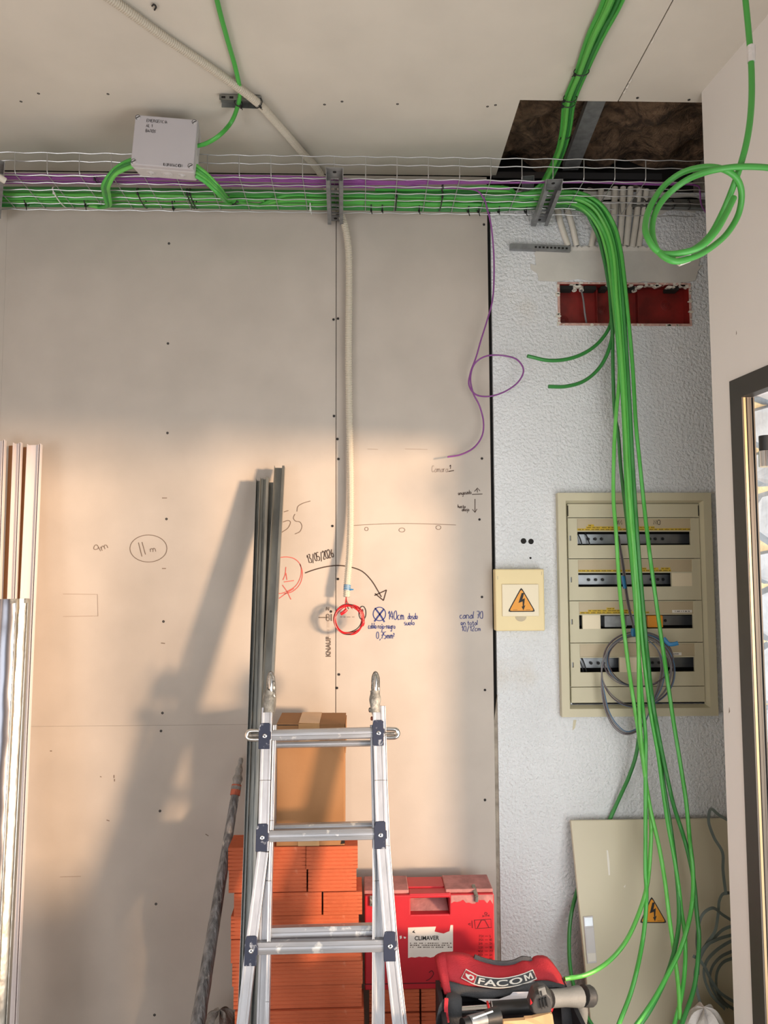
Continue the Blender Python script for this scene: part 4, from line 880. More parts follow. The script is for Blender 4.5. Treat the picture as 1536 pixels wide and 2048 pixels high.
        if r in (2, 3):
            a_, b_ = ((.775,.925) if r == 2 else (.69,.835)); zb = win[2]+.003
            obj('label_strip', MB().box((fx(a_),yC+.0014,zb),(fx(b_),yC+.0030,zb+.010)), M['label_w'], rc_, label='white label strip')
            mb = MB(); x = fx(a_)+.010
            while x < fx(b_)-.010: mb.box((x,yC+.0011,zb+.0028),(x+.0017,yC+.0014,zb+.0028+random.choice((.0045,.0038)))); x += .0027 if random.random() > .15 else .007
            obj('tiny_print', mb, M['ink'], rc_, kind='stuff')
        if r == 0:
            mb = MB()
            for s_ in strokes('NO', .016): mb.ribbon([Vector((fx(.655)+a2*.9, yC+.0025, win[3]-.021+b2)) for a2, b2 in s_], .0022)
            for s_ in strokes('NO', .016): mb.ribbon([Vector((fx(.365)+.022-a2*.9, yC+.0025, win[3]-.021+b2)) for a2, b2 in s_], .0022)
            obj('handwriting', mb, M['ink'], rc_)
    zr = (Z[3]+Z[4])/2; top, bot = Z[3]-.001, Z[4]+.001; h = top-bot; zs0, zs1 = bot+h*.33, bot+h*.66
    obj('breaker', MB().box((fx(.272),.004,zs0+.004),(fx(.44),.045,zs1-.003)), M['galv_dull'], t, bevel=.002, label='grey breaker left in the third row')
    bk = obj('breaker', MB().box((fx(.585),-.016,zs0+.004),(fx(.70),.045,zs1-.002)), M['orange_p'], t, bevel=.003, label='amber-fronted breaker in the third row')
    obj('breaker', MB().box((fx(.54),-.006,zs0+.004),(fx(.583),.045,zs1-.002)), M['box_grey'], t, bevel=.003)
    for k in range(2): obj('cover_notch', MB().box((x0 if k == 0 else x1-.003, yC-.0006, Z[1]+.006),(x0+.003 if k == 0 else x1, yC+.001, Z[0]-.006)), M['dark'], t)
board_panel()
# wires hanging out of the board
wc = thing('wire_bundle', 'coil of grey, blue and brown wires hanging out of the distribution board', 'wire coil', pan(1276,1330,-.05))
def wire_ring(cx, cy, rx, ry, Y, rot=0.0, a0=0, a1=2*pi, n=18, wob=2.0):
    ph = random.uniform(0,6); out = []
    for i in range(n+(0 if abs(a1-a0-2*pi) < 1e-6 else 1)):
        a_ = a0+(a1-a0)*i/n; x, y = rx*cos(a_), ry*sin(a_); out.append(atY(cx+x*cos(rot)-y*sin(rot)+wob*sin(a_*2+ph)*.6, cy+x*sin(rot)+y*cos(rot)+wob*sin(a_*3+ph)*.5, Y+.006*sin(a_*2+ph)))
    return out
cols = ['grey_wire','brown_wire','grey_wire','blue_wire','brown_wire','grey_wire','grey_wire','blue_wire','brown_wire']
for i in range(5): obj('wire_loop', MB().tube(wire_ring(1276+i*1.2, 1318+i*.8, 70-i*1.3, 56-i*1.2, -.05-.004*(i % 3)), .0019, 6, 5, closed=True), M[cols[i]], wc, smooth=True)
for i in range(4): obj('wire_loop', MB().tube(wire_ring(1276-i, 1341+i*.6, 73-i*1.3, 74-i*1.6, -.06-.004*(i % 3)), .0019, 6, 5, closed=True), M[cols[i+3]], wc, smooth=True)
for i in range(4): obj('wire_loop', MB().tube(yp([(1268,1268,-.06),(1236,1280,-.06),(1212,1310,-.06),(1203,1350,-.062),(1204+i*2,1390,-.064),(1212+i*2,1425-i,-.066),(1228+i*2,1455-i*2,-.068),(1250+i,1469-i*2,-.068),(1272,1464-i*2,-.068),(1290,1445-i,-.066),(1302+i,1410,-.06),(1316+i*3,1370,-.058),(1322+i*2,1330,-.055),(1312,1295,-.055),(1290,1275,-.055)]), .0019, 6, 5), M[cols[i]], wc, smooth=True)
for i in range(3): obj('wire_lead', MB().tube(yp([(1236+i,1072,.02),(1238+i*1.5,1092,-.028),(1244+i*2,1130,-.034),(1250+i*2,1180,-.036),(1256+i*2,1215,-.04),(1266+i,1255,-.052),(1268,1266,-.058)]), .0019, 6, 5), M[cols[i]], wc, smooth=True)
obj('blue_tape', MB().tube(yp([(1268,1257,-.060),(1267,1273,-.062)]), .0105, 8, 1), M['blue_tape'], wc)
obj('blue_tape', MB().tube(yp([(1246,1152,-.037),(1250,1177,-.038)]), .0065, 8, 1), M['blue_tape'], wc)
obj('tape_tail', MB().tube(yp([(1327,1276,-.07),(1338,1288,-.075),(1348,1288,-.078),(1356,1286,-.08)]), .006, 8, 4, flat=(.0075,.004)), M['blue_tape'], wc, smooth=True)
# ------------------------------------------------------------------ warning triangle helper
def warning(par, P, label):
    """P(u, v) -> point; u -1..1, v 0..1 on the sign (raised prints)"""
    N = (P(1,0)-P(-1,0)).cross(P(0,1)-P(0,0)).normalized()
    def poly(pts, off, m, nm):
        mb = MB(); mb.prism([P(u, v)+N*off for u, v in pts], -N*.0004); return obj(nm, mb, M[m], par, label=label if nm == 'warning_sign' else None)
    def rnd(s_):   # rounded triangle
        c = [(-1,0),(1,0),(0,1)]; out = []; cx, cy = 0, 1/3
        for k in range(3):
            a_, b_, d_ = c[k-1], c[k], c[(k+1) % 3]
            for f in (.10, 0.03): out.append((b_[0]+(a_[0]-b_[0])*f*(1 if f > .05 else .0)+0, b_[1]+(a_[1]-b_[1])*f*(1 if f > .05 else 0))) if f > .05 else None
            out.append((b_[0]*.94+cx*.06, b_[1]*.94+cy*.06)); out.append((b_[0]+(d_[0]-b_[0])*.10, b_[1]+(d_[1]-b_[1])*.10))
        return [(cx+(x-cx)*s_, cy+(y-cy)*s_) for x, y in out]
    w = poly(rnd(1.0), .0008, 'ink', 'warning_sign'); 
    mb = MB(); mb.prism([P(u, v)+N*.0013 for u, v in rnd(.88)], -N*.0004); obj('sign_face', mb, M['orange_sign'], w)
    bolt = [(.02,.76),(.20,.76),(.06,.50),(.24,.55),(.17,.24),(.27,.27),(.12,.06),(.0,.22),(.08,.22),(.08,.42),(-.22,.36)]
    mb = MB(); mb.prism([P(u, v)+N*.0018 for u, v in bolt], -N*.0004); obj('lightning_bolt', mb, M['ink'], w)
    mb = MB(); mb.prism([P(u, v)+N*.0018 for u, v in ((-.62,.075),(-.30,.075),(-.30,.085),(-.62,.085))], -N*.0003); mb.prism([P(u, v)+N*.0018 for u, v in ((.30,.075),(.62,.075),(.62,.085),(.30,.085))], -N*.0003); obj('fine_print', mb, M['ink'], w)
# small breaker box
def small_box():
    x0, x1, z0, z1 = px_rect(991, 1138, 1089, 1262, -.045)
    t = thing('breaker_box', 'small beige breaker box with warning triangle on the white wall', 'electrical box', ((x0+x1)/2,0,z0))
    obj('cover', MB().box((x0,-.045,z0),(x1,.0,z1)), M['beige_box'], t, bevel=.004)
    W_, H = x1-x0, z1-z0; a, b, c, d = x0+W_*.13, x0+W_*.88, z0+H*.235, z0+H*.755
    dr = obj('door', MB().box((a,-.050,c),(b,-.040,d)), M['beige_lt'], t, bevel=.002)
    mb = MB(); cx = x0+W_*.51; mb.prism([(cx+.020*cos(a_),-.0462,c-.001+.017*sin(a_)) for a_ in [pi+pi*i/12 for i in range(13)]], (0,.002,0)); obj('finger_notch', mb, M['cream_d'], t)
    cx, zb, hw, hh = (a+b)/2+.003, c+.016, W_*.285, H*.40
    warning(dr, lambda u, v: Vector((cx+u*hw, -.0502, zb+v*hh)), 'orange warning triangle with a lightning bolt')
    for fx, fz in ((.05,.86),(.95,.93)): obj('screw_slot', MB().box((x0+W_*fx-.001,-.0454,z0+H*fz-.006),(x0+W_*fx+.001,-.0446,z0+H*fz+.006)), M['cream_d'], t)
small_box()

# ------------------------------------------------------------------ leaning cream door with its sign
def lean_door():
    TL, TR = atY(1140,1640,-.035), atY(1452,1632,-.035)
    BL = atZ(1186,2235,.0); 
    t0 = TL; ex = Vector((1,0,0)); W_ = TR.x-TL.x
    foot = Vector((TL.x+.015,-.20,0.004)); ez = (TL-foot); H = ez.length; ez.normalize(); N = ex.cross(ez).normalized()  # N points to -y? fix below
    if N.y > 0: N = -N
    P = lambda x, z, d=0: foot+ex*x+ez*z+N*d
    t = thing('panel_door', 'loose cream panel door with warning triangle leaning against the white wall', 'panel door', foot)
    q = [P(0,0,.009),P(W_,0,.009),P(W_,H,.009),P(0,H,.009)]
    obj('panel', MB().hexa(q, [p-N*.018 for p in q]), M['cream_door'], t, bevel=.003)
    def onface(px, py):
        d = Vector(ray(px, py)); o = Vector(CAM); k = (q[0]-o).dot(N)/d.dot(N); return o+d*k
    def quad(ps, off, th): return MB().prism([onface(*p)+N*off for p in ps], -N*th)
    h = obj('latch', quad([(1166,1833),(1185,1831),(1193,1925),(1174,1927)], .004, .004), M['box_grey'], t, bevel=.001, label='grey push latch')
    obj('latch_plate', quad([(1170,1856),(1186,1854),(1190,1899),(1174,1901)], .0055, .002), M['box_grey'], h)
    obj('latch_plate', quad([(1174,1906),(1190,1905),(1191,1921),(1176,1923)], .0055, .002), M['label_w'], h)
    obj('latch_ribs', quad([(1168,1835),(1184,1834),(1185,1851),(1169,1852)], .005, .002), M['rail'], h)
    a, b, c = onface(1279,1846), onface(1334,1846), onface(1303,1792)
    mid = (a+b)/2
    warning(t, lambda u, v: mid+(b-a)*.5*u+(c-mid)*v, 'orange warning triangle with a lightning bolt')
    mb = MB(); mb.prism([onface(*p)+N*.0006 for p in ((1213,1700),(1216,1701),(1219,1725),(1220,1750),(1217,1751),(1215,1728))], -N*.0005); mb.prism([onface(*p)+N*.0006 for p in ((1247,1774),(1251,1769),(1250,1775))], -N*.0005)
    obj('paint_drip', mb, M['label_w'], t, label='white paint drip')
lean_door()

# ------------------------------------------------------------------ grey flat straps at lower right
sp = thing('strap_coil', 'tangle of flat grey strapping behind the white wall corner, on the floor', 'strapping', (.82,-.28,.0))
SP = [[(1470,1648,-.22),(1438,1630,-.22),(1422,1618,-.22),(1417,1640,-.22),(1428,1675,-.22),(1445,1705,-.22),(1446,1740,-.22),(1452,1790,-.22)],
      [(1470,1845,-.20),(1446,1830,-.22),(1425,1816,-.24),(1406,1828,-.25),(1396,1856,-.25),(1394,1885,-.25),(1396,1915,-.26),(1390,1950,-.28),(1395,1985,-.30),(1405,2020,-.32),(1420,2060,-.34)],
      [(1470,1786,-.2),(1446,1788,-.22),(1439,1800,-.22),(1436,1830,-.22),(1430,1862,-.24),(1412,1890,-.26),(1398,1918,-.28)],
      [(1470,1850,-.2),(1445,1860,-.22),(1425,1880,-.24),(1408,1900,-.26),(1398,1925,-.28),(1396,1950,-.28)],
      [(1470,1878,-.2),(1448,1890,-.22),(1428,1905,-.24),(1412,1925,-.26),(1408,1950,-.28),(1420,1985,-.29),(1450,2018,-.28)],
      [(1470,1900,-.18),(1440,1915,-.22),(1424,1935,-.24),(1420,1960,-.26),(1432,1990,-.26),(1456,2015,-.24)],
      [(1470,1915,-.18),(1446,1925,-.2),(1434,1945,-.22),(1433,1975,-.23),(1446,2002,-.22),(1470,2020,-.2)],
      [(1395,1920,-.29),(1408,1895,-.28),(1432,1880,-.25),(1470,1868,-.2)],
      [(1386,1912,-.30),(1397,1918,-.29),(1410,1935,-.28),(1422,1960,-.27),(1440,1985,-.26),(1470,2005,-.24)]]
for i, l in enumerate(SP):
    obj('strap_loop', MB().tube(yp(l), .006, 4, 7, flat=(.0009,.0066), up=(.35,-1,.3) if i % 2 else (-.3,-1,.25)), M['strap'], sp, smooth=True)

# ------------------------------------------------------------------ bricks
def brick_mesh(L, D=.115, H=.0692):
    """hollow clay brick: ribbed front and back, two by four holes through its length (x)"""
    mb = MB(); prof = []
    n = 6
    # outer outline in (y, z), front at y=-D/2 with grooves
    for k in range(n):
        z0 = -H/2+H*k/n; z1 = -H/2+H*(k+1)/n
        prof += [(-D/2+.0016, z0+.0006), (-D/2, z0+.0022), (-D/2, z1-.0018), (-D/2+.0016, z1-.0004)]
    prof += [(D/2, H/2), (D/2, -H/2)]
    m = len(prof)
    mb.add([(-L/2, y, z) for y, z in prof]+[(L/2, y, z) for y, z in prof], [(i,(i+1) % m,(i+1) % m+m,i+m) for i in range(m)])
    for sx in (-1, 1):   # ends: grid with sunk cells
        mb.plate(-D/2+.0005, D/2, -H/2, H/2, 0, .0005, [], fn=lambda y, q, z: (sx*(L/2-.012-q), y, z))
        hs = []
        for i in range(4):
            for j in range(2): hs.append((-D/2+.008+i*(D-.016+.006)/4, -D/2+.008+(i+1)*(D-.016+.006)/4-.006, -H/2+.007+j*(H-.014+.006)/2, -H/2+.007+(j+1)*(H-.014+.006)/2-.006))
        mb.plate(-D/2+.0016, D/2, -H/2+.0006, H/2-.0004, 0, .012, hs, fn=lambda y, q, z: (sx*(L/2-q), y, z))
    return mb
_bm = {}
def brick(x0, x1, y, z, label, rz=0.0, group='orange hollow bricks in the stack', D=.115):
    key = (round(x1-x0, 2), D)
    if key not in _bm:
        me = bpy.data.meshes.new('brick'); q = brick_mesh(key[0], D); me.from_pydata([tuple(v) for v in q.v], [], q.f)
        bm = bmesh.new(); bm.from_mesh(me); bmesh.ops.recalc_face_normals(bm, faces=bm.faces); bm.to_mesh(me); bm.free(); me.materials.append(M['brick']); _bm[key] = me
    o = bpy.data.objects.new('hollow_brick', _bm[key]); COL.objects.link(o); o.location = ((x0+x1)/2, y, z); o.rotation_euler = (0,0,rz)
    return tag(o, label, 'brick', group)
YB = -.285
nth = ['top','second','third','fourth','fifth','sixth','seventh','eighth','ninth','bottom']
edges = [(457,612,714),(458,613,714),(467,645,724),(461,540,718),(463,533,722),(465,536,724),(467,532,724),(468,538,726),(470,533,728),(472,530,730)]
HB = .0698; ztop = 10*HB
for i, (a_, m_, b_) in enumerate(edges):
    zc = ztop-HB*(i+.5); yy = 1722+45*i; 
    xa, xm, xb = (atY(v, min(yy, 2040), YB).x for v in (a_, m_, b_))
    dy = random.uniform(-.006,.006); rz = .012
    brick(xa, xm-.002, YB+.0575+dy, zc, 'orange hollow brick, left one of the %s course of the stack behind the ladder' % nth[i], rz)
    brick(xm+.002, xb, YB+.0575+dy-.001, zc, 'orange hollow brick, right one of the %s course of the stack behind the ladder' % nth[i], rz)
# bricks carrying the red case
for i in range(3):
    for j, (a_, b_) in enumerate(((740,838),(842,938))):
        z = .0365+.0725*i; xa, xb = atY(a_,2020,-.20).x, atY(b_,2020,-.20).x
        brick(xa, xb, -.125+.004*(i-1), z, 'orange hollow brick under the red case, %s course, %s half' % (('bottom','middle','top')[i], ('left','right')[j]), 0, 'orange hollow bricks under the red case', D=.15)

# ------------------------------------------------------------------ cardboard box on the bricks
def carton():
    x0, x1 = atY(553,1560,-.29).x, atY(689,1560,-.29).x; z0 = ztop+.0015; z1 = atY(620,1449,-.29).z; y0, y1 = -.29, -.13
    t = thing('cardboard_box', 'brown cardboard box taped shut standing on the brick stack', 'box', ((x0+x1)/2,y0,z0))
    obj('carton', MB().box((x0,y0,z0),(x1,y1,z1)), M['card'], t, bevel=.002)
    obj('top_flap', MB().hexa([Vector((x0,y0-.001,z1+.001)),Vector((x1,y0-.001,z1-.003)),Vector((x1+.002,y1,z1+.002)),Vector((x0,y1,z1+.004))],[Vector((x0,y0-.001,z1+.004)),Vector((x1,y0-.001,z1)),Vector((x1+.002,y1,z1+.006)),Vector((x0,y1,z1+.008))]), M['card'], t)
    obj('side_flap', MB().prism([(x1+.001,y0+.002,z1-.09),(x1+.001,y0+.002,z1-.002),(x1+.001,y1,z1-.002),(x1+.001,y1,z1-.09)], (.003,0,0)), M['card'], t)
    obj('fold_gap', MB().box((x0,y0-.0006,z1-.0022),(x1-.012,y0+.001,z1+.0004)), M['ink'], t)
    xa, xb = x0+(x1-x0)*.32, x0+(x1-x0)*.63
    tp = MB().box((xa,y0-.0012,z1-.062),(xb,y0-.0004,z1+.003)); tp.hexa([Vector((xa,y0-.0012,z1+.0045)),Vector((xb,y0-.0012,z1+.003)),Vector((xb,y1,z1+.0075)),Vector((xa,y1,z1+.0085))],[Vector((xa,y0-.0012,z1+.0055)),Vector((xb,y0-.0012,z1+.0040)),Vector((xb,y1,z1+.0085)),Vector((xa,y1,z1+.0095))])
    obj('packing_tape', tp, M['tape'], t, label='shiny packing tape over the top edge')
    obj('packing_tape', MB().box((xa,y0-.0012,z0),(xb,y0-.0004,z0+.06)), M['tape'], t, label='shiny packing tape at the bottom edge')
    mb = MB(); mb.ribbon([(x1-.05,y0-.001,z1-.07),(x1-.03,y0-.001,z1-.085),(x1-.002,y0-.001,z1-.115)], .0016); obj('crease', mb, M['plain_brown'], t)
    mb = MB(); mb.prism([(x1-.012,y0-.001,z0+.004),(x1+.001,y0-.001,z0+.006),(x1+.001,y0-.001,z0+.022),(x1-.008,y0-.001,z0+.020)], (0,.0006,0)); obj('torn_corner', mb, M['dark'], t)
carton()

# ------------------------------------------------------------------ leaning steel profiles and pole
def lprofile(top, foot, label, w=.034, d=.022, m='galv', lipd=.008, sg=1, rot=(1,0,0)):
    th = .0014; pr = [(-w/2,0),(-w/2,d),(-w/2+th,d),(-w/2+th,th),(w/2-th,th),(w/2-th,d),(w/2-lipd,d),(w/2-lipd,d+th),(w/2,d+th),(w/2,0)]
    pr = [(x, -y*sg) for x, y in pr]
    t = thing('steel_profile', label, 'metal profile', foot, 'galvanised profiles leaning behind the ladder')
    obj('channel', MB().sweep(pr, foot, top, rot), M[m], t)
    dn = (Vector(top)-Vector(foot)).normalized(); s_ = Vector(rot); s_ = (s_-dn*s_.dot(dn)).normalized(); n_ = dn.cross(s_)
    mb = MB()
    for x in (-w*.16, w*.18): mb.bar(Vector(foot)+s_*x-n_*.0008*(-1), Vector(top)+s_*x-n_*.0008*(-1), .0022, .0016, s_)
    obj('rib', mb, M[m], t)
lprofile(atY(530,959,-.052), atY(489,2160,-.52), 'galvanised steel profile leaning on the wall, the straight front one', w=.030)
lprofile(atY(521,962,-.035), atY(483,2150,-.50), 'galvanised steel profile leaning on the wall, behind at the left', w=.026)
lprofile(atY(560,936,-.040), atY(496,2150,-.50), 'galvanised steel profile leaning on the wall, the tallest, tilted right', w=.036)
lprofile(atY(546,965,-.026), atY(506,2140,-.48), 'galvanised steel profile leaning on the wall, mostly hidden between the others', w=.030)
pole = thing('plastered_pole', 'paint-crusted grey pole with orange collar leaning left of the bricks', 'pole', atY(385,2110,-.42))
top, ft = atY(482,1516,-.035), atY(384,2120,-.42); V = lambda f: top.lerp(ft, f)
obj('shaft', MB().tube([V(.12+.88*i/14) for i in range(15)], .012, 12, 2, rfun=lambda l, u: .0120+.011*u+.0008*sin(u*60)), M['crust'], pole, smooth=True)
obj('tip', MB().tube([V(.0+.012*i) for i in range(12)], .012, 10, 2, rfun=lambda l, u: .006+.010*min(1,u*1.6)+.002*sin(u*23)), M['plaster_lump'], pole, smooth=True, label='plaster-caked tip')
obj('collar', MB().tube([V(.105), V(.145)], .0165, 12, 1), M['rust'], pole, smooth=True, label='worn orange collar')
mb = MB()
for k in range(9):
    a_ = 2*pi*k/9; mb.tube([V(.16+.84*i/6)+Vector((cos(a_),sin(a_)*.6,0))*(.0115+.009*(.16+.84*i/6)) for i in range(7)], .0016, 5, 2)
obj('rib', mb, M['crust'], pole)
# ------------------------------------------------------------------ left: white PVC profiles and foil-faced boards
def slab(px_top, px_bot, w, d, m, name, par, Yt, Yb, side=(1,0,0), bevel=0.001, label=None):
    p, q = atY(*px_top, Yt), atY(*px_bot, Yb); return obj(name, MB().bar(q, p, w, d, side), M[m], par, bevel=bevel, label=label)
def pvc(xt, yt, xb, w, brown, label, yo):
    top, ft = atY(xt, yt, -.075+yo), atY(xb, 2160, -.30+yo)
    t = thing('pvc_profile', label, 'plastic profile', ft, 'white profiles leaning at the left')
    hw = w/2
    obj('web', MB().sweep([(-hw,0),(hw,0),(hw,.002),(-hw,.002)], ft, top, (1,0,0)), M['pvc_white'], t)
    for s_ in (-1, 1):
        obj('flange', MB().sweep([(s_*hw,-.0),(s_*(hw-.0022),-.0),(s_*(hw-.0022),-.014),(s_*hw,-.014)], ft, top, (1,0,0)), M['pvc_white'], t)
    obj('bead', MB().sweep([(hw-.008,-.0),(hw-.010,-.0),(hw-.010,-.010),(hw-.008,-.010)], ft, top, (1,0,0)), M['pvc_white'], t)
    if brown: obj('side_strip', MB().sweep([(-hw-brown,.022),(-hw,.020),(-hw,.022),(-hw-brown,.024)], ft, top, (1,0,0)), M['plain_brown'], t, label='brown side strip')  # flat brown strip along the left of the white web
pvc(71, 890, 16, .047, .028, 'white plastic profile leaning at the left, nearest the ladder', 0)
pvc(37.5, 887, -8, .028, .030, 'white plastic profile leaning at the left, middle one', .004)
pvc(3, 882, -40, .034, 0, 'white plastic profile leaning at the left edge of the picture', .006)
def foilboard(xt, yt, xb, w, label, Yt, Yb, m='foil', edge=True):
    top, ft = atY(xt, yt, Yt), atY(xb, 2200, Yb)
    t = thing('foil_board', label, 'insulation board', ft, 'foil-faced boards leaning at the left')
    mb = MB(); n = 50; pr = [(-w/2,-.018),(-w/2,.0),(-w*.36,.010),(-w*.1,.016),(w*.3,.009),(w/2,0),(w/2,-.018)]
    dn = (top-ft).normalized(); s_ = Vector((1,0,0)); s_ = (s_-dn*s_.dot(dn)).normalized(); n_ = dn.cross(s_)
    vs = []; m_ = len(pr)
    for i in range(n+1):
        p = ft.lerp(top, i/n)
        for x, y in pr: vs.append(p+s_*(x+random.uniform(-.0012,.0012))-n_*(-y+random.uniform(-.0012,.0012))*(-1)*-1 if False else p+s_*(x+random.uniform(-.0008,.0008))+n_*(y+random.uniform(-.0010,.0010))*(-1))
    fs = [(i*m_+k, i*m_+(k+1) % m_, (i+1)*m_+(k+1) % m_, (i+1)*m_+k) for i in range(n) for k in range(m_)]+[tuple(range(m_))[::-1], tuple(range(n*m_, (n+1)*m_))]
    mb.add(vs, fs); obj('foil_face', mb, M[m], t, smooth=True)
    obj('end_tape', MB().bar(top-dn*.012, top+dn*.001, w+.003, .020, (1,0,0)), M['hinge_grey'], t, label='dark crumpled tape over the top end')
    if edge: obj('seam', MB().bar(ft+s_*(w/2+.002)+n_*.004, top+s_*(w/2+.002)+n_*.004, .0028, .016, (1,0,0)), M['foil_e'], t)
foilboard(10, 1199, -42, .066, 'smooth foil-faced board leaning at the left edge, front of two', -.50, -.62)
foilboard(46, 1198, -6, .028, 'narrow crinkled foil-taped board edge leaning right of the smooth one', -.48, -.60, 'foil_e')

# ------------------------------------------------------------------ ladder
def ladder():
    # leaning plane: y as a function of height; foot out in the room
    LF = -.655
    def LP(px, py, dy=0.0):     # point of the ladder plane seen at the pixel
        d = ray(px, py); k = .235/1.06
        t = (LF+dy+k*CAM[2]-CAM[1])/(d[1]-k*d[2]); return Vector(CAM+d*t)
    t = thing('ladder', 'aluminium multi-position ladder leaning against the cardboard box and bricks', 'ladder', LP(640,2250))
    upv = (LP(640,1500)-LP(640,1900)).normalized(); N = Vector((1,0,0)).cross(upv).normalized()
    if N.y > 0: N = -N
    def rail(pts, w, d, m, nm, dy=0.0):
        P = [LP(x, y, dy) for x, y in pts]
        prof = [(-w/2,-d/2),(w/2,-d/2),(w/2,d/2),(w*.30,d/2),(w*.26,d/2-.002),(-w*.26,d/2-.002),(-w*.30,d/2),(-w/2,d/2)]
        prof = [(x, y) for x, y in prof]
        mb = MB()
        for a_, b_ in zip(P[:-1], P[1:]):
            dn = (b_-a_).normalized(); s_ = Vector((1,0,0)); s_ = (s_-dn*s_.dot(dn)).normalized(); n_ = dn.cross(s_); sg = 1 if n_.dot(N) > 0 else -1
            mb.sweep([(x, y*sg) for x, y in prof], a_, b_, (1,0,0))
        return obj(nm, mb, M[m], t, bevel=.0012)
    # straight inner rails (behind), then flared front rails
    rail([(543,1452),(534,1760),(518,2260)], .030, .026, 'alu', 'inner_rail', .024)
    rail([(754,1450),(759,1760),(758,2260)], .030, .026, 'alu', 'inner_rail', .024)
    rail([(535,1415),(531,1560),(527,1702),(503,1890),(463,2250)], .031, .030, 'alu', 'front_rail')
    rail([(755,1412),(759,1560),(763,1690),(779,1890),(806,2140),(818,2250)], .031, .030, 'alu', 'front_rail')
    rail([(550,1450),(545,1640),(541,1760),(536,2000),(530,2250)], .010, .034, 'alu', 'rail_lip', .012)
    rail([(742,1450),(746,1640),(747,1760),(746,2000),(744,2250)], .006, .034, 'alu', 'rail_lip', .012)
    rail([(768,1412),(772,1560),(777,1690),(793,1890),(822,2140),(834,2250)], .008, .034, 'alu', 'rail_lip', .008)
    def rung(a_, b_, h, dy, m='alu_d', nm='rung'):
        A, B = LP(*a_, dy), LP(*b_, dy)
        pr = [(-h/2,-.014),(-h/2+.003,.010),(-h*.12,.013),(-h*.10,.0115),(h*.10,.0115),(h*.12,.013),(h/2-.003,.010),(h/2,-.014)]
        dn = (B-A).normalized(); s_ = upv; n_ = dn.cross(s_); sg = 1 if n_.dot(N) > 0 else -1
        return obj(nm, MB().sweep([(x, y*sg) for x, y in pr], A, B, upv), M[m], t, bevel=.001)
    rung((540,1471),(752,1465), .034, .0); rung((548,1490),(748,1486), .020, .030, nm='rear_rung')
    rung((537,1672),(758,1667), .036, .0); rung((546,1656),(752,1650), .022, .030, nm='rear_rung')
    rung((512,1896),(772,1890), .036, .0); rung((540,1868),(752,1862), .040, .034, nm='rear_rung')
    for (x, y) in ((531,1472),(757,1466),(526,1674),(761,1669),(504,1899),(780,1890)):
        c = LP(x, y)+N*.017; hw, hh = .0185, .037
        q = [c+Vector((1,0,0))*u+upv*v for u, v in ((-hw,-hh),(hw*.8,-hh),(hw*.8,-hh*.3),(hw,-hh*.25),(hw,hh*.3),(hw*.85,hh*.35),(hw*.85,hh*.9),(hw*.6,hh),(-hw*.7,hh),(-hw,hh*.6))]
        b_ = obj('rung_bracket', MB().prism(q, -N*.012), M['navy'], t, bevel=.0015, label='navy plastic rung bracket')
        obj('rivet', MB().lathe(c+N*.0005, N, [(-.002,.0062),(.0012,.0062),(.002,.0045),(.0015,.0022),(-.001,.0015)], 12), M['chrome'], b_, smooth=True)
    for sx, x0_, x1_ in ((-1,541,538),(1,750,750)):    # hinge tops
        a_, b_ = LP(x1_, 1425)+N*.010, LP(x1_, 1388)+N*.010
        obj('hinge_disc', MB().lathe(LP(x1_+1,1394)-N*.040+Vector((-.011,0,0)), (1,0,0), [(0,.048),(.003,.053),(.019,.053),(.022,.048)], 26), M['hinge_grey'], t, smooth=True, label='round locking hinge plate')
        hg = obj('hinge', MB().tube([a_, LP(x1_,1412)+N*.010, LP(x1_,1400)+N*.010, LP(x1_,1390)+N*.010, LP(x0_,1382)+N*.010], .016, 10, 4, rfun=lambda l, u: .0165-.002*sin(u*9)), M['hinge_grey'], t, smooth=True, label='worn cast hinge')
        obj('hinge_bolt', MB().lathe(LP(x1_-9,1420)+N*.006, (-1,0,0), [(-.004,.008),(.004,.007),(.006,.003)], 10), M['steel_old'], hg, smooth=True)
        obj('hinge_loop', MB().tube([LP(x0_-4,1394), LP(x0_-4,1370), LP(x0_-3,1354), LP(x0_+1,1346), LP(x0_+5,1354), LP(x0_+6,1370), LP(x0_+6,1394)], .0062, 8, 6), M['steel_old'], hg, smooth=True, label='worn steel hinge lug')
        obj('hinge_lug', MB().tube([LP(x0_+1,1392)+N*.008, LP(x0_+1,1368)+N*.010, LP(x0_+1,1352)+N*.004, LP(x0_+1,1350)-N*.012], .0058, 8, 6), M['chrome'], hg, smooth=True)
        # locking handle sticking out sideways
        xe = 494 if sx < 0 else 796; xs_ = 530 if sx < 0 else 760; y_ = 1470 if sx < 0 else 1466
        hd = obj('lock_handle', MB().tube([LP(xs_,y_-7), LP((xs_*.4+xe*.6),y_-8), LP(xe-sx*3,y_-6), LP(xe,y_+1), LP(xe-sx*3,y_+7), LP((xs_*.4+xe*.6),y_+9), LP(xs_,y_+8)], .0068, 9, 6), M['chrome'], t, smooth=True, label='bent steel lock handle')
        obj('handle_pin', MB().tube([LP(xs_,y_+1)+N*.008, LP(xe-sx*6,y_+1)+N*.008], .005, 8, 1), M['steel_old'], hd, smooth=True)
    for x, y in ((745,1437),): obj('latch_bolt', MB().lathe(LP(x,y), (-1,0,0), [(-.006,.006),(.004,.006),(.006,.003)], 10), M['rust'], t)
    for x, dy in ((463,0),(818,0)):
        p = LP(x, 2255); obj('rubber_foot', MB().box((p.x-.024,p.y-.024,0.0),(p.x+.024,p.y+.024,p.z+.03)), M['black'], t, bevel=.004)
ladder()

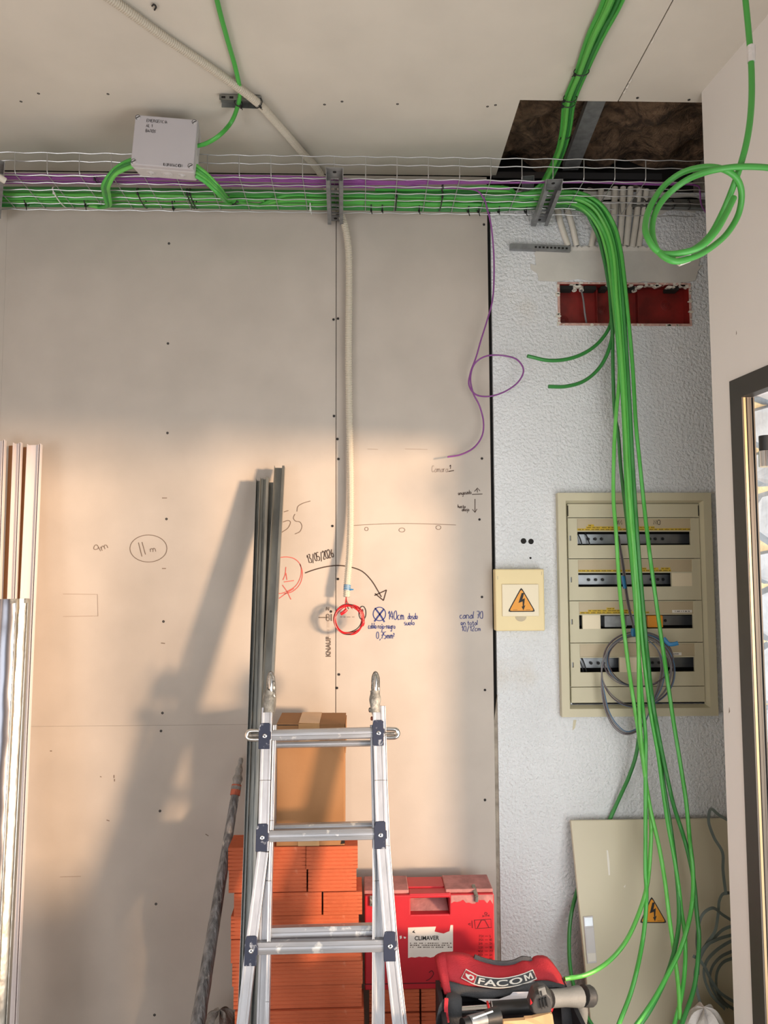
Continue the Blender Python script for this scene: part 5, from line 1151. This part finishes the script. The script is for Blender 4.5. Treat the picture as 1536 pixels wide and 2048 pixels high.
# ------------------------------------------------------------------ red tool case
def red_case():
    y0, y1 = -.205, -.075
    A = lambda x, y: atY(x, y, y0)
    x0, x1 = (A(727,1800).x+A(732,1985).x)/2, A(989,1850).x; z1 = A(860,1790).z; z0 = .2195
    t = thing('tool_case', 'red plastic tool case with torn sticker standing on bricks against the wall', 'case', ((x0+x1)/2,y0,z0))
    ha, hb, hc, hd = A(821,1788).x, A(899,1788).x, A(860,1829).z, z1-.010
    obj('shell', MB().plate(x0, x1, z0, z1, y0, y1, [(ha, hb, hc, hd)]), M['case'], t, bevel=.004)
    obj('handle_bar', MB().box((ha-.004,y0+.003,hd-.001),(hb+.004,y0+.09,z1+.003)), M['case'], t, bevel=.003)
    obj('handle_recess', MB().hexa([Vector((ha+.001,y0+.028,hc)),Vector((hb-.001,y0+.028,hc)),Vector((hb-.004,y0+.10,hc)),Vector((ha+.004,y0+.10,hc))],[Vector((ha+.004,y0+.09,hd)),Vector((hb-.01,y0+.09,hd)),Vector((hb-.004,y0+.10,hd)),Vector((ha+.004,y0+.10,hd))]), M['case_dust'], t)
    for a_, b_ in ((728,818),(892,987)):
        obj('top_ridge', MB().box((A(a_,1780).x,y0+.012,z1),(A(b_,1780).x,y1,z1+.012)), M['case_dust'], t, bevel=.003, label='ridge dusted with dry plaster')
    obj('top_ridge', MB().box((A(818,1780).x,y0+.05,z1),(A(892,1780).x,y1,z1+.007)), M['case'], t, bevel=.002)
    mb = MB(); xa, xb = A(902,1800).x, A(986,1800).x; pts = [(xa,y0-.0006,z1-.002)]+[(xa+(xb-xa)*k/14,y0-.0006,z1-.022-random.uniform(-.006,.010)) for k in range(15)]+[(xb,y0-.0006,z1-.002)]
    mb.prism(pts, (0,.0008,0)); obj('dust_patch', mb, M['case_dust'], t)
    c = A(950,1786); 
    lt = obj('latch', MB().hexa([Vector((c.x-.007,y0+.03,z1+.013)),Vector((c.x+.004,y0+.03,z1+.015)),Vector((c.x+.010,y0-.006,z1-.006)),Vector((c.x-.002,y0-.006,z1-.008))],[Vector((c.x-.007,y0+.03,z1+.019)),Vector((c.x+.004,y0+.03,z1+.021)),Vector((c.x+.010,y0-.012,z1-.002)),Vector((c.x-.002,y0-.012,z1-.004))]), M['steel_old'], t, bevel=.001, label='metal toggle latch')
    obj('latch_tongue', MB().bar((c.x+.004,y0-.004,z1-.022),(c.x+.005,y0-.005,z1-.004), .010, .006, (1,0,0)), M['galv'], lt, bevel=.001)
    c = A(743,1790); obj('latch', MB().bar((c.x,y0-.003,z1-.03),(c.x,y0-.003,z1+.002), .012, .008, (1,0,0)), M['steel_old'], t, bevel=.001)
    e = -.0008
    st = [(816,1855),(872,1853),(869,1863),(887,1867),(899,1862),(901,1850),(906,1850),(906,1902),(897,1905),(886,1909),(872,1912),(861,1915),(852,1913),(845,1914),(838,1913),(830,1915),(823,1914),(816,1916)]
    s_ = obj('sticker', MB().prism([A(x, y)+Vector((0,e,0)) for x, y in st], (0,.0006,0)), M['sticker'], t, label='torn white sticker')
    o = A(829,1880)+Vector((0,-.0018,0)); obj('sticker_lettering', text_mb('CLIMAVER', .0185, lambda x, y: o+Vector((x*.92,0,y)), bold=.0003), M['ink'], s_)
    mb = MB()
    for r_ in range(3):
        x = 820
        while x < 902:
            w = random.uniform(1,4); 
            if random.random() < .8: mb.prism([A(x,1885+r_*4)+Vector((0,-.0016,0)), A(x+w,1885+r_*4)+Vector((0,-.0016,0)), A(x+w,1887+r_*4)+Vector((0,-.0016,0)), A(x,1887+r_*4)+Vector((0,-.0016,0))], (0,.0003,0))
            x += w+1.2
    obj('fine_print', mb, M['stamp'], s_, kind='stuff')
    mb = MB(); mb.prism([A(x, y)+Vector((0,-.0016,0)) for x, y in ((824,1864),(830,1859),(828,1862),(831,1866))], (0,.0003,0)); obj('sticker_mark', mb, M['ink'], s_)
    mb = MB(); L_ = lambda l, w: mb.ribbon([A(x, y)+Vector((0,-.0012,0)) for x, y in l], w)
    L_([(949,1840),(982,1838),(983,1855),(951,1857),(949,1840)], .0016); L_([(955,1856),(963,1840),(970,1840),(978,1855)], .0018); L_([(944,1841),(945,1856)], .0016); L_([(966,1832),(978,1831)], .0016); L_([(966,1830),(966,1834)], .0016); L_([(978,1829),(978,1833)], .0016); L_(ell(972,1827,2.5,2.5,8), .0016); L_([(937,1848),(941,1846),(941,1851),(937,1848)], .0016)
    obj('printed_diagram', mb, M['ink_red_dark'], t, label='small dark diagram printed on the lid')
    mb = MB()
    for k in range(7):
        y = 1874+7.5*k
        for s2 in strokes(('231','251','311','331','431','451','471')[k], 4.2): mb.ribbon([A(958-k*.3+a2*.9, y-b2)+Vector((0,-.0012,0)) for a2, b2 in s2], .0011)
        mb.ribbon([A(970,y-2)+Vector((0,-.0012,0)), A(976,y-2)+Vector((0,-.0012,0))], .0011)
        for s2 in strokes(('5','10','21','18','27','31','41')[k], 4.2): mb.ribbon([A(979+a2*.9, y-b2)+Vector((0,-.0012,0)) for a2, b2 in s2], .0011)
    obj('printed_table', mb, M['ink_red_dark'], t)
    o = A(781,1830)+Vector((0,-.0012,0)); obj('printed_letter', text_mb('n', .036, lambda x, y: o+Vector((x,0,y)), bold=.0016), M['ink'], t)
    mb = MB(); mb.ribbon([A(x, y)+Vector((0,-.0012,0)) for x, y in ((858,1945),(863,1941),(867,1946),(864,1953),(857,1959),(852,1961))], .0026, smooth=3); obj('scribble', mb, M['ink_red_dark'], t)
    obj('bottom_groove', MB().box((x0,y0-.0006,z0+.018),(x1,y0+.001,z0+.021)), M['ink_red_dark'], t)
    obj('paint_spot', MB().prism([A(x, y)+Vector((0,-.001,0)) for x, y in ((799,1872),(803,1871),(804,1876),(800,1878))], (0,.0006,0)).prism([A(x, y)+Vector((0,-.001,0)) for x, y in ((807,1873),(812,1874),(811,1877),(808,1877))], (0,.0006,0)), M['sticker'], t)
red_case()

# ------------------------------------------------------------------ tool bag and what is in it
def sheet(top, bot, Yt, Yb, th, name, m, par, n=28, rows=6, bulge=.012, label=None):
    """cloth panel between two pixel curves with real depth Yt(top) to Yb(bottom)"""
    T = spline([Vector((x, y, 0)) for x, y in top], 12); B = spline([Vector((x, y, 0)) for x, y in bot], 12)
    def samp(P, f):
        k = f*(len(P)-1); i = min(int(k), len(P)-2); return P[i].lerp(P[i+1], k-i)
    vs = []; fs = []
    for j in range(rows+1):
        v = j/rows
        for i in range(n+1):
            p = samp(T, i/n).lerp(samp(B, i/n), v); Y = Yt+(Yb-Yt)*v-bulge*sin(pi*v)-.006*sin(i*.9)*sin(pi*v)*.5
            vs.append(atY(p.x, p.y, Y))
    w = n+1
    fs = [(j*w+i, j*w+i+1, (j+1)*w+i+1, (j+1)*w+i) for j in range(rows) for i in range(n)]
    o = obj(name, MB().add(vs, fs), M[m], par, smooth=True, label=label)
    s_ = o.modifiers.new('solid', 'SOLIDIFY'); s_.thickness = th; s_.offset = 0
    return o, (lambda f, v, out=.005: (lambda p: atY(p.x, p.y, Yt+(Yb-Yt)*v-bulge*sin(pi*v)-out))(samp(T, f).lerp(samp(B, f), v)))
def tool_bag():
    t = thing('tool_bag', 'open red and charcoal tool bag standing on the floor by the red case', 'tool bag', atY(1005,2200,-.62))
    flap, F_ = sheet([(872,1912),(886,1906),(930,1908),(945,1914),(965,1922),(1000,1929),(1030,1926),(1046,1919),(1062,1921),(1070,1914),(1090,1914),(1102,1925),(1116,1945),(1130,1968)], [(888,1986),(898,1966),(930,1972),(950,1976),(975,1979),(1000,1979),(1025,1976),(1045,1970),(1065,1962),(1085,1962),(1098,1963),(1110,1967),(1120,1970),(1131,1974)], -.40, -.47, .008, 'flap', 'bag_red', t)
    obj('flap_trim', MB().tube([F_(.24+.40*i/12, 0.02, .003) for i in range(13)], .007, 8, 4, flat=(.012,.006)), M['bag_grey'], t, smooth=True, label='charcoal padded edge')
    sheet([(892,1962),(930,1971),(975,1978),(1020,1977),(1055,1967),(1090,1963),(1128,1972)], [(893,1988),(930,1992),(975,1997),(1000,1993),(1045,1985),(1095,1975),(1131,1977)], -.476, -.485, .008, 'flap_band', 'bag_grey', t, label='charcoal lower band', bulge=.003)
    # side gusset and end pad
    sheet([(870,1914),(878,1908),(890,1908)], [(890,1990),(896,1988),(902,1986)], -.42, -.50, .008, 'gusset', 'bag_red', t, n=6, bulge=.006)
    # logo patch following the sag of the flap
    base = [(922,1944),(935,1951),(950,1958),(975,1963),(1000,1965),(1030,1961),(1055,1954),(1074,1946)]
    bs = spline([Vector((x, y, 0)) for x, y in base], 10)
    def lg(u, v, out=.012):     # u 0..1 along, v 0..1 up, patch 21 px tall
        k = u*(len(bs)-1); i = min(int(k), len(bs)-2); p = bs[i].lerp(bs[i+1], k-i); d = (bs[i+1]-bs[i]).normalized(); q = p+Vector((d.y,-d.x,0))*(v-.0)*21+Vector((0,12,0))
        f = (q.y-1915)/60; return atY(q.x, q.y, -.40-.07*f-.012*sin(pi*min(1,max(0,f)))-out)
    def band(u0, u1, v0, v1, out, m, nm, par, n=18):
        vs = [lg(u0+(u1-u0)*i/n, v0, out) for i in range(n+1)]+[lg(u0+(u1-u0)*i/n, v1, out) for i in range(n+1)]
        o = obj(nm, MB().add(vs, [(i, i+1, n+1+i+1, n+1+i) for i in range(n)]), M[m], par); s_ = o.modifiers.new('solid', 'SOLIDIFY'); s_.thickness = .0006; return o
    lo = band(0, 1, 0, 1, .012, 'label_w', 'logo_patch', flap); band(.012, .255, .10, .90, .0130, 'bag_red', 'logo_patch', flap); band(.275, .988, .10, .90, .0130, 'bag_grey', 'logo_patch', flap)
    fw_ = max(v.x for v in text_mb('FACO', 1.0, lambda x, y: Vector((x, y, 0)), bold=.022, spacing=1.04).v)
    lm = text_mb('FACO', 1.0, lambda x, y: lg(.300+x/fw_*.515, .22+y*.82, .0142), bold=.022, spacing=1.04)
    for q_ in (((0,0),(.2,0),(.2,1),(0,1)),((.8,0),(1,0),(1,1),(.8,1)),((.2,.62),(.46,.10),(.50,.42),(.2,1)),((.54,.10),(.8,.62),(.8,1),(.50,.42)),((.46,.10),(.54,.10),(.50,.42))):
        lm.add([lg(.842+x*.118, .22+y*.60, .0142) for x, y in q_], [tuple(range(len(q_)))])
    obj('logo_lettering', lm, M['label_w'], flap)
    nut = [(.03,.62),(.10,.62),(.13,.74),(.20,.74),(.235,.5),(.20,.24),(.13,.24),(.06,.40)]
    mb = MB(); mb.add([lg(u, v, .0142) for u, v in nut], [tuple(range(len(nut)))]); obj('logo_emblem', mb, M['label_w'], flap)
    mb = MB(); mb.add([lg(.165+.032*cos(a_), .49+.15*sin(a_), .0148) for a_ in [2*pi*i/6 for i in range(6)]], [tuple(range(6))]); obj('logo_emblem', mb, M['bag_red'], flap)
    # body: dark tub with end pads and tube handle
    xa, xb = atY(880,2000,-.56).x, atY(1150,2000,-.56).x; zt = atY(1000,2046,-.70).z
    obj('tub', MB().plate(xa, xb, .0, zt-.06, -.74, -.728).box((xa,-.728,0),(xb,-.43,.02)).box((xa,-.728,.02),(xa+.012,-.43,zt-.03)).box((xb-.012,-.728,.02),(xb,-.43,zt-.03)).box((xa,-.442,.02),(xb,-.43,zt-.05)), M['bag_black'], t)
    obj('lining', MB().box((xa+.012,-.7275,.20),(xb-.012,-.443,zt-.085)), M['bag_black'], t)
    obj('end_pad', MB().tube([atY(908,2100,-.575), atY(908,2030,-.565), atY(908,2004,-.545), atY(908,1993,-.51)], .020, 10, 5, flat=(.010,.022), up=(0,-1,0)), M['bag_grey'], t, smooth=True, label='charcoal padded handle post')
    obj('end_pad', MB().tube([atY(1140,2100,-.575), atY(1138,2040,-.565), atY(1136,2012,-.545), atY(1135,2000,-.51)], .018, 10, 5, flat=(.009,.020), up=(0,-1,0)), M['bag_grey'], t, smooth=True, label='charcoal padded handle post')
    hb = obj('carry_bar', MB().tube([atY(922,2021,-.54), atY(980,2017,-.54)], .0110, 12, 1), M['chrome'], t, smooth=True, label='steel carry bar')
    obj('grip', MB().tube([atY(984,2017,-.54), atY(1065,2011,-.54)], .0185, 14, 2), M['black'], t, smooth=True, label='black rubber grip')
    obj('grip_ring', MB().tube([atY(976,2018,-.54), atY(980,2017,-.54)], .0195, 14, 1), M['red_wire'], hb, smooth=True); obj('grip_ring', MB().tube([atY(981.5,2017,-.54), atY(984,2017,-.54)], .0195, 14, 1), M['galv_dull'], hb, smooth=True)
    obj('side_loop', MB().tube(yp([(896,2000,-.57),(885,2012,-.58),(880,2030,-.59),(876,2060,-.6)]), .004, 8, 5, flat=(.012,.002)), M['bag_grey'], t, smooth=True)
    obj('side_trim', MB().tube(yp([(893,1996,-.585),(892,2020,-.59),(895,2045,-.595)]), .004, 6, 4, flat=(.006,.002)), M['bag_red'], t, smooth=True)
    # things inside
    tag(obj('paper_sheet', MB().add([atY(x, y, Y) for x, y, Y in ((956,1998,-.500),(975,2006,-.52),(998,2006,-.52),(1064,1996,-.52),(1064,1983,-.500),(1026,1984,-.500),(1020,1990,-.500),(998,1998,-.500))], [(0,1,2,7),(7,2,3,6),(6,3,4,5)]), M['paper']), 'folded white paper tucked under the red flap of the tool bag', 'paper')
    fl = thing('flashlight', 'small black and silver torch lying in the tool bag', 'flashlight', atY(962,2042,-.62))
    pz, qz = atY(938,2046,-.64), atY(995,2032,-.60)
    obj('torch_body', MB().tube([pz, pz.lerp(qz,.6)], .018, 14, 1), M['galv_dull'], fl, smooth=True); obj('torch_head', MB().tube([pz.lerp(qz,.55), pz.lerp(qz,.75), qz], .024, 14, 1, rfun=lambda l, u: .019+.005*u), M['drill_black'], fl, smooth=True)
    obj('torch_cap', MB().tube([pz-(qz-pz)*.22, pz], .016, 12, 1), M['black'], fl, smooth=True)
    obj('torch_clip', MB().tube([pz.lerp(qz,.1)+Vector((0,-.012,.016)), pz.lerp(qz,.8)+Vector((0,-.012,.022))], .003, 6, 1), M['chrome'], fl)
    q = [atY(x, y, Y) for x, y, Y in ((1007,2043,-.69),(1049,2040,-.69),(1050,2037,-.685),(1065,2036,-.68),(1098,2027,-.67),(1105,2029,-.67),(1110,2062,-.70),(1006,2070,-.72))]
    tag(obj('cardboard_scrap', MB().prism(q, (0,.012,.0)), M['card_in']), 'torn piece of corrugated cardboard in front of the drill', 'cardboard')
tool_bag()
def drill():
    c = atY(1084,1998,-.60); t = thing('cordless_drill', 'grey and black cordless drill lying across the tool bag', 'drill', c)
    # battery foot facing the camera at left, grip running right, motor end at right
    a, b = atY(1085,1998,-.62), atY(1178,1992,-.55); ax = (b-a).normalized()
    bt = [(1063,1996),(1069,1983),(1080,1978),(1094,1980),(1103,1990),(1106,2005),(1102,2022),(1094,2033),(1076,2031),(1063,2024),(1059,2010)]
    q = [atY(x, y, -.655) for x, y in bt]; cen = sum(q, Vector())/len(q); q2 = [cen+(p-cen)*1.06+Vector((0,.016,0)) for p in q]; q3 = [cen+(p-cen)*1.0+Vector((0,.036,0)) for p in q]; n = len(q)
    mb = MB(); f0 = [cen+(p-cen)*.86+Vector((0,-.010,0)) for p in q]
    mb.add(f0+q+q2+q3, [tuple(range(n))[::-1]]+[(k*n+i, k*n+(i+1) % n, (k+1)*n+(i+1) % n, (k+1)*n+i) for k in range(3) for i in range(n)]+[tuple(range(3*n, 4*n))])
    bat = obj('battery_pack', mb, M['drill_black'], t, bevel=.003, label='charcoal battery pack')
    A = lambda x, y, o=-.672: atY(x, y, o)
    obj('battery_latch', MB().prism([A(1076,1978),(A(1090,1974)),A(1094,1989),A(1080,1993)], (0,.008,0)), M['drill_grey'], bat, bevel=.001)
    obj('latch_slot', MB().prism([A(1080,1983,-.674),A(1083,1982,-.674),A(1085,1991,-.674),A(1082,1992,-.674)], (0,.003,0)), M['black'], bat)
    mb = MB()
    for k in range(3): mb.prism([A(1079+k*6,2000-k*2),A(1081+k*6,1999.5-k*2),A(1085+k*6,2018-k*2),A(1083+k*6,2019-k*2)], (0,.006,0))
    obj('battery_ribs', mb, M['black'], bat)
    obj('red_mark', MB().prism([A(1061,1998,-.668),A(1065,2006,-.668),A(1061,2010,-.668)], (0,.006,0)), M['red_wire'], bat)
    obj('grip', MB().tube([a+ax*.025, a.lerp(b,.42), a.lerp(b,.62), a.lerp(b,.78)], .026, 14, 6, rfun=lambda l, u: .021+.005*abs(u-.4)+.004*u), M['drill_grey'], t, smooth=True)
    hz = obj('motor_housing', MB().tube([b-ax*.022+Vector((0,0,.002)), b-ax*.010, b+ax*.004, b+ax*.010], .029, 14, 4, rfun=lambda l, u: .0275-.003*max(0,u-.7)*3), M['drill_black'], t, smooth=True, label='black motor housing')
    obj('neck', MB().tube([a.lerp(b,.80)+Vector((0,.01,-.012)), a.lerp(b,.86)+Vector((0,.015,-.045)), a.lerp(b,.84)+Vector((0,.03,-.10))], .018, 12, 5), M['drill_grey'], t, smooth=True)
    obj('trigger', MB().tube([atY(1100,2022,-.62), atY(1104,2012,-.61)], .006, 8, 1), M['red_wire'], t, label='red selector')
    mb = MB()
    for k in range(3): mb.prism([A(1161+k*3.5,2003,-.583),A(1163+k*3.5,2003,-.583),A(1163+k*3.5,2010,-.583),A(1161+k*3.5,2010,-.583)], (0,.01,0))
    obj('vent_slots', mb, M['galv_dull'], hz)
drill()
# ------------------------------------------------------------------ sacks at the floor
def lump(c, rx, ry, rz, seed, n=14, m=22):
    random.seed(seed); mb = MB(); vs = []; fs = []
    ph = [random.uniform(0,6) for _ in range(6)]
    for j in range(n+1):
        v = j/n*pi/2
        for i in range(m):
            u = 2*pi*i/m; k = 1+.10*sin(3*u+ph[0]+2*v)+.08*sin(5*u+ph[1]-3*v)+.05*sin(9*u+ph[2]+5*v)
            vs.append((c[0]+rx*k*cos(u)*cos(v)**.6, c[1]+ry*k*sin(u)*cos(v)**.6, c[2]+rz*(1+.06*sin(7*u+ph[3]))*sin(v)))
    fs = [(j*m+i, j*m+(i+1) % m, (j+1)*m+(i+1) % m, (j+1)*m+i) for j in range(n) for i in range(m)]
    return mb.add(vs, fs)
p = atY(1404,2060,-.34); tag(obj('white_sack', lump((p.x,-.36,0.0), .085, .09, atY(1404,2022,-.36).z, 3), M['sack'], smooth=True, loc=(p.x,-.36,0)), 'crumpled white sack on the floor below the grey straps', 'sack')
p = atY(436,2040,-.2); tag(obj('rubble_sack', lump((p.x,-.17,0.0), .065, .07, atY(436,2024,-.17).z, 5), M['plaster_lump'], smooth=True, loc=(p.x,-.17,0)), 'grey dusty lump of rubble on the floor between pole and bricks', 'rubble')
